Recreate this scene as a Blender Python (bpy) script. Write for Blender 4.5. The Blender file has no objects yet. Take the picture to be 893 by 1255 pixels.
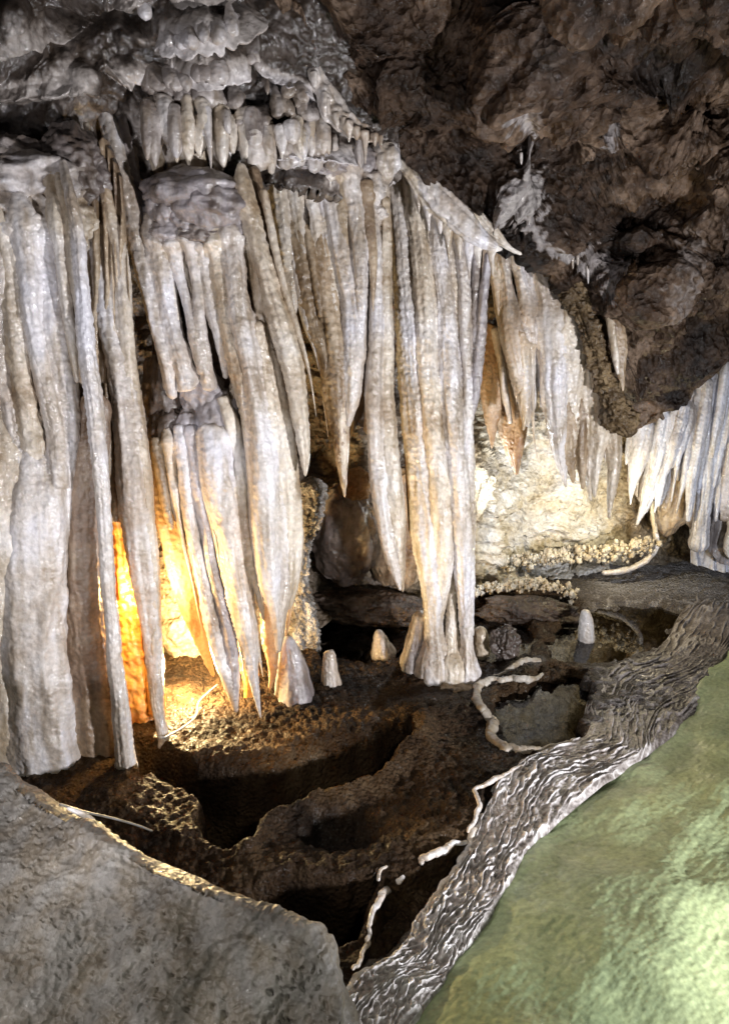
import bpy, math, random
import numpy as np
random.seed(7)
S = bpy.context.scene
COL = S.collection
W0, H0, F = 893.0, 1255.0, 905.0
CAMZ = 1.8
PITCH = math.radians(15.0); ROLL = math.radians(3.6)

# ------------------------------------------------------------------ camera
fwd = np.array([0, math.cos(PITCH), -math.sin(PITCH)])
up0 = np.array([0, math.sin(PITCH), math.cos(PITCH)])
rt0 = np.array([1.0, 0, 0])
# world up leans to the left in the picture
rt = rt0*math.cos(ROLL) + up0*math.sin(ROLL)
up = up0*math.cos(ROLL) - rt0*math.sin(ROLL)
C0 = np.array([0, 0, CAMZ])
from mathutils import Matrix, Vector
cam = bpy.data.cameras.new('camera'); co = bpy.data.objects.new('camera', cam); COL.objects.link(co)
m = Matrix(((rt[0], up[0], -fwd[0], 0), (rt[1], up[1], -fwd[1], 0), (rt[2], up[2], -fwd[2], CAMZ), (0, 0, 0, 1)))
co.matrix_world = m
cam.sensor_fit = 'VERTICAL'; cam.sensor_height = 36.0; cam.lens = 36.0*F/H0
cam.clip_start = 0.02; cam.clip_end = 200
S.camera = co

def rays(px, py):
    px = np.asarray(px, float); py = np.asarray(py, float)
    a = (px-W0/2)/F; b = -(py-H0/2)/F
    return fwd + a[..., None]*rt + b[..., None]*up
def P(px, py, Y):
    d = rays(px, py); t = np.asarray(Y, float)/d[..., 1]
    return C0 + d*t[..., None]
def floorP(px, py, z=0.0):
    d = rays(px, py); t = (z-CAMZ)/d[..., 2]
    return C0 + d*t[..., None]
def fY(px, py, z=0.0): return float(floorP(px, py, z)[1])
def proj(p):
    q = p-C0; w = q@fwd
    return W0/2+F*(q@rt)/w, H0/2-F*(q@up)/w

# ------------------------------------------------------------------ noise
_rng = np.random.RandomState(3)
PERM = np.concatenate([_rng.permutation(256)]*3).astype(np.int64)
GR = _rng.normal(size=(256, 3)); GR /= np.linalg.norm(GR, axis=1)[:, None]
RND = _rng.rand(256, 3)
def perlin(p, seed=0):
    p = p + seed*17.13
    i = np.floor(p).astype(np.int64); f = p-i; u = f*f*f*(f*(f*6-15)+10)
    i &= 255
    out = 0
    for dx in (0, 1):
        for dy in (0, 1):
            for dz in (0, 1):
                h = PERM[PERM[PERM[(i[:, 0]+dx) & 255]+((i[:, 1]+dy) & 255)]+((i[:, 2]+dz) & 255)]
                g = GR[h]
                d = g[:, 0]*(f[:, 0]-dx)+g[:, 1]*(f[:, 1]-dy)+g[:, 2]*(f[:, 2]-dz)
                w = (u[:, 0] if dx else 1-u[:, 0])*(u[:, 1] if dy else 1-u[:, 1])*(u[:, 2] if dz else 1-u[:, 2])
                out = out + w*d
    return out*1.6
def fbm(p, oct=4, seed=0, gain=.5):
    s = 0; a = 1
    for k in range(oct):
        s = s + a*perlin(p, seed+k); p = p*2.03; a *= gain
    return s
def ridged(p, oct=4, seed=0, gain=.5):
    s = 0; a = 1
    for k in range(oct):
        s = s + a*(1-np.abs(perlin(p, seed+k))*2); p = p*2.1; a *= gain
    return s
def worley(p, seed=0):
    p = p + seed*9.7
    i = np.floor(p).astype(np.int64); f = p-i
    d1 = np.full(len(p), 9.0); d2 = np.full(len(p), 9.0); idd = np.zeros(len(p))
    for dx in (-1, 0, 1):
        for dy in (-1, 0, 1):
            for dz in (-1, 0, 1):
                h = PERM[PERM[PERM[(i[:, 0]+dx) & 255]+((i[:, 1]+dy) & 255)]+((i[:, 2]+dz) & 255)]
                r = RND[h]
                d = np.sqrt((r[:, 0]+dx-f[:, 0])**2+(r[:, 1]+dy-f[:, 1])**2+(r[:, 2]+dz-f[:, 2])**2)
                m_ = d < d1
                d2 = np.where(m_, d1, np.minimum(d2, d)); idd = np.where(m_, RND[(h*7+3) % 256, 0], idd)
                d1 = np.where(m_, d, d1)
    return d1, d2, idd
def sst(a, b, x):
    t = np.clip((x-a)/(b-a), 0, 1); return t*t*(3-2*t)

# ------------------------------------------------------------------ materials
def L(nt, a, b): nt.links.new(a, b)
def mat(name, cols, rough=(.3, .55), coat=.5, bump=.5, bscale=60, streak=.5, sss=0, sssr=.03, bigscale=2.5, spec=.5, rock=False, attr=None, bdist=.006, blotch=None, translucent=0):
    M = bpy.data.materials.new(name); M.use_nodes = True; nt = M.node_tree; N = nt.nodes
    for n in list(N): N.remove(n)
    out = N.new('ShaderNodeOutputMaterial'); b = N.new('ShaderNodeBsdfPrincipled')
    geo = N.new('ShaderNodeNewGeometry')
    n1 = N.new('ShaderNodeTexNoise'); n1.inputs['Scale'].default_value = bigscale; n1.inputs['Detail'].default_value = 7; n1.inputs['Roughness'].default_value = .65
    L(nt, geo.outputs['Position'], n1.inputs['Vector'])
    r = N.new('ShaderNodeValToRGB'); e = r.color_ramp.elements
    k = len(cols)
    while len(e) < k: e.new(.5)
    for i, c in enumerate(cols):
        e[i].position = .37+.27*i/(k-1); e[i].color = (*c, 1)
    L(nt, n1.outputs['Fac'], r.inputs['Fac'])
    colout = r.outputs['Color']
    # long stains down the drip direction
    mp = N.new('ShaderNodeVectorMath'); mp.operation = 'MULTIPLY'; mp.inputs[1].default_value = (20, 20, 2.6) if not rock else (14, 9, 20)
    L(nt, geo.outputs['Position'], mp.inputs[0])
    n2 = N.new('ShaderNodeTexNoise'); n2.inputs['Scale'].default_value = 1; n2.inputs['Detail'].default_value = 4
    L(nt, mp.outputs[0], n2.inputs['Vector'])
    r2 = N.new('ShaderNodeValToRGB'); r2.color_ramp.elements[0].position = .38; r2.color_ramp.elements[1].position = .58
    v = 1-streak; r2.color_ramp.elements[0].color = (v, v*.9, v*.76, 1); r2.color_ramp.elements[1].color = (1, 1, 1, 1)
    L(nt, n2.outputs['Fac'], r2.inputs['Fac'])
    mx = N.new('ShaderNodeMix'); mx.data_type = 'RGBA'; mx.blend_type = 'MULTIPLY'; mx.inputs['Factor'].default_value = 1
    L(nt, colout, mx.inputs['A']); L(nt, r2.outputs['Color'], mx.inputs['B']); colout = mx.outputs['Result']
    # fine speckle
    n3 = N.new('ShaderNodeTexNoise'); n3.inputs['Scale'].default_value = bscale*.9; n3.inputs['Detail'].default_value = 3
    L(nt, geo.outputs['Position'], n3.inputs['Vector'])
    r3 = N.new('ShaderNodeMapRange'); r3.inputs['From Min'].default_value = .3; r3.inputs['From Max'].default_value = .65; r3.inputs['To Min'].default_value = .8; r3.inputs['To Max'].default_value = 1.08
    L(nt, n3.outputs['Fac'], r3.inputs['Value'])
    mx2 = N.new('ShaderNodeMix'); mx2.data_type = 'RGBA'; mx2.blend_type = 'MULTIPLY'; mx2.inputs['Factor'].default_value = 1
    L(nt, colout, mx2.inputs['A']); L(nt, r3.outputs['Result'], mx2.inputs['B']); colout = mx2.outputs['Result']
    if attr:   # second colour where the vertex attribute says so: mineral crust, plus some painted light
        at = N.new('ShaderNodeAttribute'); at.attribute_name = attr[0]
        ad = N.new('ShaderNodeMath'); ad.operation = 'MULTIPLY_ADD'; ad.inputs[1].default_value = .35; ad.inputs[2].default_value = -.17
        L(nt, n3.outputs['Fac'], ad.inputs[0])
        ad2 = N.new('ShaderNodeMath'); ad2.operation = 'ADD'; L(nt, at.outputs['Fac'], ad2.inputs[0]); L(nt, ad.outputs[0], ad2.inputs[1])
        ra = N.new('ShaderNodeValToRGB'); ea = ra.color_ramp.elements
        while len(ea) < len(attr[1]): ea.new(.5)
        for i, (p_, c) in enumerate(attr[1]): ea[i].position = p_; ea[i].color = (*c, 1)
        L(nt, ad2.outputs[0], ra.inputs['Fac'])
        ma = N.new('ShaderNodeMix'); ma.data_type = 'RGBA'
        mr = N.new('ShaderNodeMapRange'); mr.inputs['From Min'].default_value = .12; mr.inputs['From Max'].default_value = .3; L(nt, ad2.outputs[0], mr.inputs['Value'])
        L(nt, mr.outputs['Result'], ma.inputs['Factor']); L(nt, colout, ma.inputs['A'])
        ms = N.new('ShaderNodeMix'); ms.data_type = 'RGBA'; ms.blend_type = 'MULTIPLY'; ms.inputs['Factor'].default_value = 1
        L(nt, ra.outputs['Color'], ms.inputs['A']); L(nt, r3.outputs['Result'], ms.inputs['B'])
        L(nt, ms.outputs['Result'], ma.inputs['B']); colout = ma.outputs['Result']
    L(nt, colout, b.inputs['Base Color'])
    # roughness
    rr = N.new('ShaderNodeMapRange'); rr.inputs['From Min'].default_value = .35; rr.inputs['From Max'].default_value = .65
    rr.inputs['To Min'].default_value = rough[0]; rr.inputs['To Max'].default_value = rough[1]
    L(nt, n2.outputs['Fac'], rr.inputs['Value']); L(nt, rr.outputs['Result'], b.inputs['Roughness'])
    # bumps: nodules + grain
    vo = N.new('ShaderNodeTexVoronoi'); vo.inputs['Scale'].default_value = bscale*.9
    if not rock: vo.feature = 'SMOOTH_F1'
    L(nt, geo.outputs['Position'], vo.inputs['Vector'])
    add = N.new('ShaderNodeMath'); add.operation = 'MULTIPLY_ADD'; add.inputs[1].default_value = -.7 if not rock else .9
    n4 = N.new('ShaderNodeTexNoise'); n4.inputs['Scale'].default_value = bscale*.55; n4.inputs['Detail'].default_value = 6; n4.inputs['Roughness'].default_value = .65
    L(nt, geo.outputs['Position'], n4.inputs['Vector'])
    L(nt, vo.outputs['Distance'], add.inputs[0]); L(nt, n4.outputs['Fac'], add.inputs[2])
    bp = N.new('ShaderNodeBump'); bp.inputs['Strength'].default_value = bump; bp.inputs['Distance'].default_value = bdist*2
    L(nt, add.outputs[0], bp.inputs['Height']); L(nt, bp.outputs['Normal'], b.inputs['Normal'])
    # wet film with sparkling grain
    cw = N.new('ShaderNodeMapRange'); cw.inputs['From Min'].default_value = .42; cw.inputs['From Max'].default_value = .58; cw.inputs['To Min'].default_value = coat*.35; cw.inputs['To Max'].default_value = coat
    n6 = N.new('ShaderNodeTexNoise'); n6.inputs['Scale'].default_value = 7; n6.inputs['Detail'].default_value = 4; L(nt, geo.outputs['Position'], n6.inputs['Vector'])
    L(nt, n6.outputs['Fac'], cw.inputs['Value']); L(nt, cw.outputs['Result'], b.inputs['Coat Weight'])
    b.inputs['Coat Roughness'].default_value = .12; b.inputs['Coat IOR'].default_value = 1.8
    bp2 = N.new('ShaderNodeBump'); bp2.inputs['Strength'].default_value = 1.0; bp2.inputs['Distance'].default_value = .006
    n5 = N.new('ShaderNodeTexNoise'); n5.inputs['Scale'].default_value = 85; n5.inputs['Detail'].default_value = 3
    L(nt, geo.outputs['Position'], n5.inputs['Vector']); L(nt, n5.outputs['Fac'], bp2.inputs['Height'])
    L(nt, bp2.outputs['Normal'], b.inputs['Coat Normal'])
    b.inputs['Specular IOR Level'].default_value = spec
    if sss:
        b.inputs['Subsurface Weight'].default_value = sss; b.inputs['Subsurface Scale'].default_value = sssr
        b.inputs['Subsurface Radius'].default_value = (1, .5, .2)
    sh = b.outputs[0]
    if translucent:
        tr = N.new('ShaderNodeBsdfTranslucent'); L(nt, colout, tr.inputs['Color'])
        mm = N.new('ShaderNodeMixShader'); mm.inputs[0].default_value = translucent
        L(nt, b.outputs[0], mm.inputs[1]); L(nt, tr.outputs[0], mm.inputs[2]); sh = mm.outputs[0]
    L(nt, sh, out.inputs['Surface'])
    return M
white = mat('white_calcite', [(.52, .43, .35), (.71, .66, .62), (.81, .79, .83)], streak=.36, coat=1)
cream = mat('cream_calcite', [(.44, .33, .22), (.70, .61, .49), (.81, .76, .71)], streak=.38, coat=1)
tan = mat('tan_calcite', [(.16, .10, .06), (.42, .31, .20), (.62, .50, .36)], streak=.5, coat=.35)
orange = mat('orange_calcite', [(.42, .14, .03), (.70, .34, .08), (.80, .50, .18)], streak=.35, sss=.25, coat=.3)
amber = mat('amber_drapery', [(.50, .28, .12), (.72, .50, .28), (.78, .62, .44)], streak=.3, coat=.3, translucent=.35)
grey = mat('grey_flowstone', [(.20, .17, .17), (.40, .365, .37), (.62, .59, .63)], streak=.35, coat=.7, bscale=50)
mixed = mat('mixed_flowstone', [(.07, .05, .04), (.20, .165, .15), (.50, .45, .42)], streak=.35, coat=.6, bscale=45, bigscale=2.2, bump=.7)
brown = mat('brown_calcite', [(.14, .09, .06), (.34, .24, .17), (.5, .4, .3)], streak=.4, coat=.3)
rockm = mat('brown_rock', [(.018, .011, .008), (.07, .044, .028), (.16, .115, .085)], rough=(.35, .7), coat=.12, bump=.9, bscale=34, streak=.45, rock=True, bigscale=2.6, bdist=.012)
seamm = mat('ochre_rock', [(.04, .025, .012), (.14, .09, .04), (.26, .18, .09)], rough=(.4, .7), coat=.15, bump=.8, bscale=50, rock=True, bdist=.01)
wallm = mat('wall_rock', [(.06, .045, .03), (.16, .12, .085), (.36, .30, .22)], rough=(.4, .7), coat=.2, bump=.8, bscale=40, rock=True, bdist=.01, attr=('pale_lit', [(.3, (.26, .19, .11)), (.6, (.60, .52, .38)), (1, (.78, .77, .75))]))
bould = mat('grey_boulder_rock', [(.14, .125, .11), (.235, .215, .195), (.36, .335, .31)], rough=(.4, .65), coat=.15, bump=.7, bscale=70, streak=.2, rock=True, bdist=.004, bigscale=5)
greenm = mat('green_rock', [(.24, .30, .17), (.34, .41, .22), (.48, .53, .32)], rough=(.45, .7), coat=.25, bump=.14, bscale=55, streak=.12, rock=True, bdist=.004, bigscale=1.6, attr=('pale', [(.2, (.28, .36, .20)), (.6, (.48, .56, .29)), (1, (.66, .66, .40))]))
floorm = mat('cave_floor_crust', [(.017, .0095, .005), (.058, .033, .016), (.13, .082, .042)], rough=(.45, .8), coat=.1, bump=1.0, bscale=85, streak=.2, rock=False, bdist=.02, spec=.15, attr=('calcite', [(.2, (.08, .062, .05)), (.5, (.17, .15, .14)), (1, (.62, .58, .56))]))
rimm = mat('white_rimstone', [(.55, .5, .46), (.72, .68, .66), (.82, .8, .8)], streak=.15, coat=.4)
popm = mat('popcorn_calcite', [(.4, .34, .25), (.66, .6, .48), (.8, .77, .7)], streak=.15, coat=.3, bscale=80)
greyrim = mat('buff_rimstone', [(.30, .26, .21), (.46, .41, .35), (.6, .56, .5)], streak=.2, coat=.2)
cable = mat('grey_cable', [(.2, .2, .2), (.3, .3, .3)], streak=0, coat=.2, bump=0)
wm = bpy.data.materials.new('still_water'); wm.use_nodes = True; nt = wm.node_tree
for n in list(nt.nodes): nt.nodes.remove(n)
o_ = nt.nodes.new('ShaderNodeOutputMaterial'); g_ = nt.nodes.new('ShaderNodeBsdfGlossy'); g_.inputs['Roughness'].default_value = .02
t_ = nt.nodes.new('ShaderNodeBsdfTransparent'); t_.inputs['Color'].default_value = (.42, .37, .27, 1)
f_ = nt.nodes.new('ShaderNodeFresnel'); f_.inputs['IOR'].default_value = 1.55
x_ = nt.nodes.new('ShaderNodeMixShader'); q_ = nt.nodes.new('ShaderNodeTexNoise'); q_.inputs['Scale'].default_value = 9
bb = nt.nodes.new('ShaderNodeBump'); bb.inputs['Strength'].default_value = .12; bb.inputs['Distance'].default_value = .004
ge = nt.nodes.new('ShaderNodeNewGeometry'); L(nt, ge.outputs['Position'], q_.inputs['Vector'])
L(nt, q_.outputs['Fac'], bb.inputs['Height']); L(nt, bb.outputs[0], g_.inputs['Normal']); L(nt, bb.outputs[0], f_.inputs['Normal'])
L(nt, f_.outputs[0], x_.inputs[0]); L(nt, t_.outputs[0], x_.inputs[1]); L(nt, g_.outputs[0], x_.inputs[2]); L(nt, x_.outputs[0], o_.inputs['Surface'])

# ------------------------------------------------------------------ object helpers
def thing(name, label, cat, loc, group=None):
    o = bpy.data.objects.new(name, None); COL.objects.link(o)
    o.location = tuple(loc); o['label'] = label; o['category'] = cat; o.empty_display_size = .1
    if group: o['group'] = group
    o['_o'] = 1; del o['_o']
    return o
def tag(o, label, cat, group=None):
    o['label'] = label; o['category'] = cat
    if group: o['group'] = group
    return o
def link(name, v, f, material, parent=None, smooth=True, attr=None, origin=None, label=None):
    v = np.asarray(v, float)
    if parent is not None: org = np.array(parent['_w'])if '_w' in parent else np.array(tuple(parent.location)) + (np.array(tuple(parent.parent.location)) if parent.parent else 0)
    else: org = np.array(origin) if origin is not None else v.mean(axis=0)*[1, 1, 0]+[0, 0, v[:, 2].min()]
    me = bpy.data.meshes.new(name)
    f = np.asarray(f, dtype=np.int32)
    me.vertices.add(len(v)); me.vertices.foreach_set('co', (v-org).astype(np.float32).ravel())
    k = f.shape[1]
    me.loops.add(f.size); me.loops.foreach_set('vertex_index', f.ravel())
    me.polygons.add(len(f)); me.polygons.foreach_set('loop_start', np.arange(0, f.size, k, dtype=np.int32))
    me.update(calc_edges=True); me.validate()
    me.polygons.foreach_set('use_smooth', np.ones(len(me.polygons), bool) if smooth else np.zeros(len(me.polygons), bool))
    if attr:
        for an, av in attr.items():
            a = me.attributes.new(an, 'FLOAT', 'POINT'); a.data.foreach_set('value', np.asarray(av, np.float32))
    me.materials.append(material)
    o = bpy.data.objects.new(name, me); COL.objects.link(o)
    if parent is not None: o.parent = parent
    else: o.location = tuple(org)
    if label: o['label'] = label
    return o
def gridfaces(nu, nv, wrap=False, off=0):
    a = np.arange(nu if wrap else nu-1); b = np.arange(nv-1)
    A, B = np.meshgrid(a, b); A = A.ravel(); B = B.ravel(); A2 = (A+1) % nu
    return np.stack([B*nu+A, B*nu+A2, (B+1)*nu+A2, (B+1)*nu+A], 1)+off
def cr(pts, n):
    """Catmull-Rom through rows of pts, n samples evenly over chord length"""
    p = np.asarray(pts, float); k = len(p)
    d = np.concatenate([[0], np.cumsum(np.linalg.norm(np.diff(p[:, :2], axis=0), axis=1)+1e-6)]); t = np.linspace(0, d[-1], n)
    out = np.zeros((n, p.shape[1]))
    m_ = np.zeros_like(p)
    m_[1:-1] = (p[2:]-p[:-2])/(d[2:]-d[:-2])[:, None]; m_[0] = (p[1]-p[0])/(d[1]-d[0]); m_[-1] = (p[-1]-p[-2])/(d[-1]-d[-2])
    i = np.clip(np.searchsorted(d, t, 'right')-1, 0, k-2); h = (d[i+1]-d[i])[:, None]; s = ((t-d[i])[:, None])/h
    out = (2*s**3-3*s**2+1)*p[i]+(s**3-2*s**2+s)*h*m_[i]+(-2*s**3+3*s**2)*p[i+1]+(s**3-s**2)*h*m_[i+1]
    return out
def tubemesh(centres, radii, na, seed, squash=1.0, flute=.12, ring=.05, grain=.0022, crust=0):
    """closed swept body with fluted, ringed, grainy skin"""
    c = centres; n = len(c)
    T = np.gradient(c, axis=0); T /= np.linalg.norm(T, axis=1)[:, None]
    view = c-C0; view /= np.linalg.norm(view, axis=1)[:, None]
    X = np.cross(T, view); X /= np.linalg.norm(X, axis=1)[:, None]
    Yv = np.cross(X, T)
    th = np.linspace(0, 2*np.pi, na, endpoint=False)
    ct, st = np.cos(th), np.sin(th)
    s = np.concatenate([[0], np.cumsum(np.linalg.norm(np.diff(c, axis=0), axis=1))])
    TT, SS = np.meshgrid(th, s)
    q = np.stack([np.cos(TT).ravel()*1.3, np.sin(TT).ravel()*1.3, SS.ravel()*1.6], 1)
    fl = fbm(q*1.25, 3, seed).reshape(n, na)
    q2 = np.stack([np.cos(TT).ravel()*.5, np.sin(TT).ravel()*.5, SS.ravel()*42], 1)
    rg = perlin(q2, seed+5).reshape(n, na)
    q3 = np.stack([np.cos(TT).ravel()*.35, np.sin(TT).ravel()*.35, SS.ravel()*11], 1)
    rg2 = perlin(q3, seed+8).reshape(n, na)
    ra = max(radii[0], .004); rb = max(radii[-1], .001)
    radii = radii*np.sqrt(np.clip(1-(1-np.clip(s/(ra*1.1), 0, 1))**2, .0004, 1))*np.sqrt(np.clip(1-(1-np.clip((s[-1]-s)/(rb*1.1), 0, 1))**2, .0004, 1))
    R = radii[:, None]
    rr = R*(1+flute*fl+ring*1.5*rg2)+np.minimum(R, .03)*ring*1.3*rg
    pts = c[:, None, :]+(rr*ct)[..., None]*X[:, None, :]+(rr*st*squash)[..., None]*Yv[:, None, :]
    v = pts.reshape(-1, 3)
    d = (pts-c[:, None, :]).reshape(-1, 3); dl = np.linalg.norm(d, axis=1)[:, None]+1e-9
    g = fbm(v*60, 2, seed+2)*grain*np.clip(dl[:, 0]/.02, .2, 1.4)
    if crust:
        w1, w2, _ = worley(v*38, seed); g = g+(0.55-w1)*crust
    v = v+d/dl*g[:, None]
    f = gridfaces(na, n, True)
    k = len(v)
    v = np.vstack([v, c[0], c[-1]])
    tri0 = [[(i+1) % na, i, k, k] for i in range(na)]; b = (n-1)*na
    tri1 = [[b+i, b+(i+1) % na, k+1, k+1] for i in range(na)]
    return v, f, tri0, tri1
def link_tube(name, parts, material, parent, label=None):
    """parts: (v, f, tri0, tri1); caps are thin quads cut as triangles"""
    v, f, a, b = parts
    ctr0 = len(v)-2
    caps = np.array([[t[0], t[1], t[2]] for t in a]+[[t[0], t[1], t[2]] for t in b])
    # split quads to triangles so that the mesh has one face size
    tri = np.vstack([f[:, [0, 1, 2]], f[:, [0, 2, 3]], caps])
    return link(name, v, tri, material, parent, label=label)
SEED = [10]
def strand(name, pts, Y, material, parent=None, step=.008, squash=1.15, flute=.15, ring=.06, label=None, grain=.0022, dense=1.0, crust=0, zfloor=None, wscale=1.0, fuse=True):
    SEED[0] += 1
    p = np.asarray([q[:3] for q in pts], float)
    hy = np.array([[q[3] if len(q) > 3 else 0] for q in pts])
    p = np.hstack([p, hy])
    if fuse and parent is not None and name == 'stalactite' and parent.name.startswith('flowstone_drapery') and p[0, 2] > 7:
        d_ = (p[1, :2]-p[0, :2]); d_ = d_/np.hypot(*d_)
        p = np.vstack([[p[0, 0]-d_[0]*26, p[0, 1]-d_[1]*26, p[0, 2]*.6, p[0, 3]+(.012 if parent.name == 'flowstone_drapery' else .035)], p])
    L_ = np.sum(np.hypot(np.diff(p[:, 0]), np.diff(p[:, 1])))*Y/F
    n = int(np.clip(L_/step, 10, 420))
    q = cr(p, n)
    q[:, 2] = np.maximum(q[:, 2], 1.2)
    Yc = Y+q[:, 3]
    if zfloor is not None: pass
    c = P(q[:, 0], q[:, 1], Yc)
    wob = np.stack([perlin(np.stack([c[:, 2]*4, c[:, 0]*0+SEED[0], c[:, 0]*0], 1), 1), perlin(np.stack([c[:, 2]*4, c[:, 0]*0+SEED[0]*1.7, c[:, 0]*0], 1), 2)], 1)
    c[:, 0] += wob[:, 0]*.006; c[:, 1] += wob[:, 1]*.012
    r = q[:, 2]*wscale/2*Yc/F
    if fuse and parent is not None:
        DEFER.setdefault(parent.name, []).append(dict(name=name, c=c, r=r, sd=SEED[0], sq=squash, fl=flute, rg=ring, gr=grain, cr=crust, m=material, p=parent, l=label, d=dense))
        return None
    na = int(np.clip(r.max()*2*np.pi/.007*dense, 14, 72))
    return link_tube(name, tubemesh(c, r, na, SEED[0], squash, flute, ring, grain, crust), material, parent, label)
DEFER = {}; ELL = {}
def flush(k=.026):
    for pn, lst in DEFER.items():
        k = .010 if pn.startswith('tall') else (.034 if pn == 'flowstone_mass' else .024)
        ell = ELL.get(pn, [])
        for a in lst:
            na = int(np.clip(a['r'].max()*2*np.pi/.006*a['d'], 16, 80))
            v, f, t0, t1 = tubemesh(a['c'], a['r'], na, a['sd'], a['sq'], a['fl'], a['rg'], a['gr'], a['cr'])
            # outward direction from the core line
            n = len(a['c']); cc = np.repeat(a['c'], na, axis=0); out = np.zeros_like(v); out[:-2] = v[:-2]-cc
            rad = np.linalg.norm(out, axis=1)+1e-9; out /= rad[:, None]
            lo = v.min(0)-k; hi = v.max(0)+k; off = np.zeros(len(v))
            for b in lst:
                if b is a: continue
                cb = b['c'][::2]; rb = b['r'][::2]
                s_ = np.all((cb+rb[:, None] > lo) & (cb-rb[:, None] < hi), axis=1)
                if not s_.any(): continue
                cb = cb[s_]; rb = rb[s_]
                vz = (v[:, 2] > cb[:, 2].min()-.06) & (v[:, 2] < cb[:, 2].max()+.06)
                idx = np.nonzero(vz)[0]
                for i0 in range(0, len(idx), 4000):
                    ii = idx[i0:i0+4000]; dd = np.sqrt(((v[ii][:, None, :]-cb[None])**2).sum(-1))-rb[None]
                    dm = dd.min(1); off[ii] = np.maximum(off[ii], np.clip(1-np.abs(dm)/k, 0, 1)**2*k*.5*(dm > -k))
            for c_, sc_ in ell:
                q = (v-c_)/sc_; dm = (np.linalg.norm(q, axis=1)-1)*sc_.min()
                off = np.maximum(off, np.clip(1-np.abs(dm)/(k*1.6), 0, 1)**2*k*.9)
            off *= np.clip(rad/.012, 0, 1); off[-2:] = 0
            v = v+out*off[:, None]
            link_tube(a['name'], (v, f, t0, t1), a['m'], a['p'], a['l'])
def blob(name, cx, cy, w, h, Y, material, parent=None, depth=.8, lump=.18, wrinkle=.05, n=56, tilt=0, seed=None, label=None, power=1.0, crust=0):
    SEED[0] += 1; sd = seed or SEED[0]
    nu, nv = n*2, n
    U, V = np.meshgrid(np.linspace(0, 2*np.pi, nu, endpoint=False), np.linspace(.02, np.pi-.02, nv))
    d = np.stack([np.cos(U)*np.sin(V), np.sin(U)*np.sin(V), np.cos(V)], -1).reshape(-1, 3)
    c = P(cx, cy, Y); sc = np.array([w/2*Y/F, w/2*Y/F*depth, h/2*Y/F])
    if parent is not None: ELL.setdefault(parent.name, []).append((c, sc))
    rr = 1+lump*fbm(d*1.7+sd*3.1, 3, sd)+wrinkle*(1-np.abs(perlin(d*[3.4, 3.4, 4.2]+sd, sd+3))*2)
    if crust:
        w1, w2, _ = worley(d*sc*34+sd, sd); rr = rr+(0.5-w1)*crust
    v = d*rr[:, None]*sc
    if tilt:
        a = math.radians(tilt); v = np.stack([v[:, 0]*math.cos(a)+v[:, 2]*math.sin(a), v[:, 1], -v[:, 0]*math.sin(a)+v[:, 2]*math.cos(a)], 1)
    v = v+c
    v = v+d*(fbm(v*50, 2, 4)*.0025)[:, None]
    return link(name, v, gridfaces(nu, nv, True)[:, ::-1], material, parent, label=label)
def interp_curve(pts, x): 
    p = np.asarray(pts, float); return np.interp(x, p[:, 0], p[:, 1])
def idw(ctrl, px, py, pw=2.6):
    ctrl = np.asarray(ctrl, float); num = 0; den = 0
    for cx, cy, Y in ctrl:
        w = 1/((px-cx)**2+(py-cy)**2+900)**(pw/2); num = num+w*Y; den = den+w
    return num/den
def normals(v, nu, nv):
    g = v.reshape(nv, nu, 3); du = np.gradient(g, axis=1); dv = np.gradient(g, axis=0)
    n = np.cross(du, dv); n /= np.linalg.norm(n, axis=2)[..., None]+1e-12
    n = n.reshape(-1, 3); s = np.sign(np.sum(n*(C0-v), axis=1)); return n*s[:, None]
def polysd(px, py, poly):
    """signed distance in reference pixels, negative inside"""
    poly = np.asarray(poly, float); d = np.full(px.shape, 1e9); ins = np.zeros(px.shape, bool)
    for i in range(len(poly)):
        a = poly[i]; b = poly[(i+1) % len(poly)]; e = b-a
        t = np.clip(((px-a[0])*e[0]+(py-a[1])*e[1])/(e@e+1e-9), 0, 1)
        d = np.minimum(d, np.hypot(px-a[0]-t*e[0], py-a[1]-t*e[1]))
        c = ((a[1] > py) != (b[1] > py)) & (px < (b[0]-a[0])*(py-a[1])/(b[1]-a[1]+1e-9)+a[0])
        ins ^= c
    return np.where(ins, -d, d)
def linesd(px, py, line):
    line = np.asarray(line, float); d = np.full(px.shape, 1e9)
    for a, b in zip(line[:-1], line[1:]):
        e = b-a; t = np.clip(((px-a[0])*e[0]+(py-a[1])*e[1])/(e@e+1e-9), 0, 1)
        d = np.minimum(d, np.hypot(px-a[0]-t*e[0], py-a[1]-t*e[1]))
    return d
def gauss(px, py, x, y, sx, sy, ang=0):
    a = math.radians(ang); dx = px-x; dy = py-y
    u = dx*math.cos(a)+dy*math.sin(a); w = -dx*math.sin(a)+dy*math.cos(a)
    return np.exp(-(u/sx)**2-(w/sy)**2)

exec_parts = []
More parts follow.
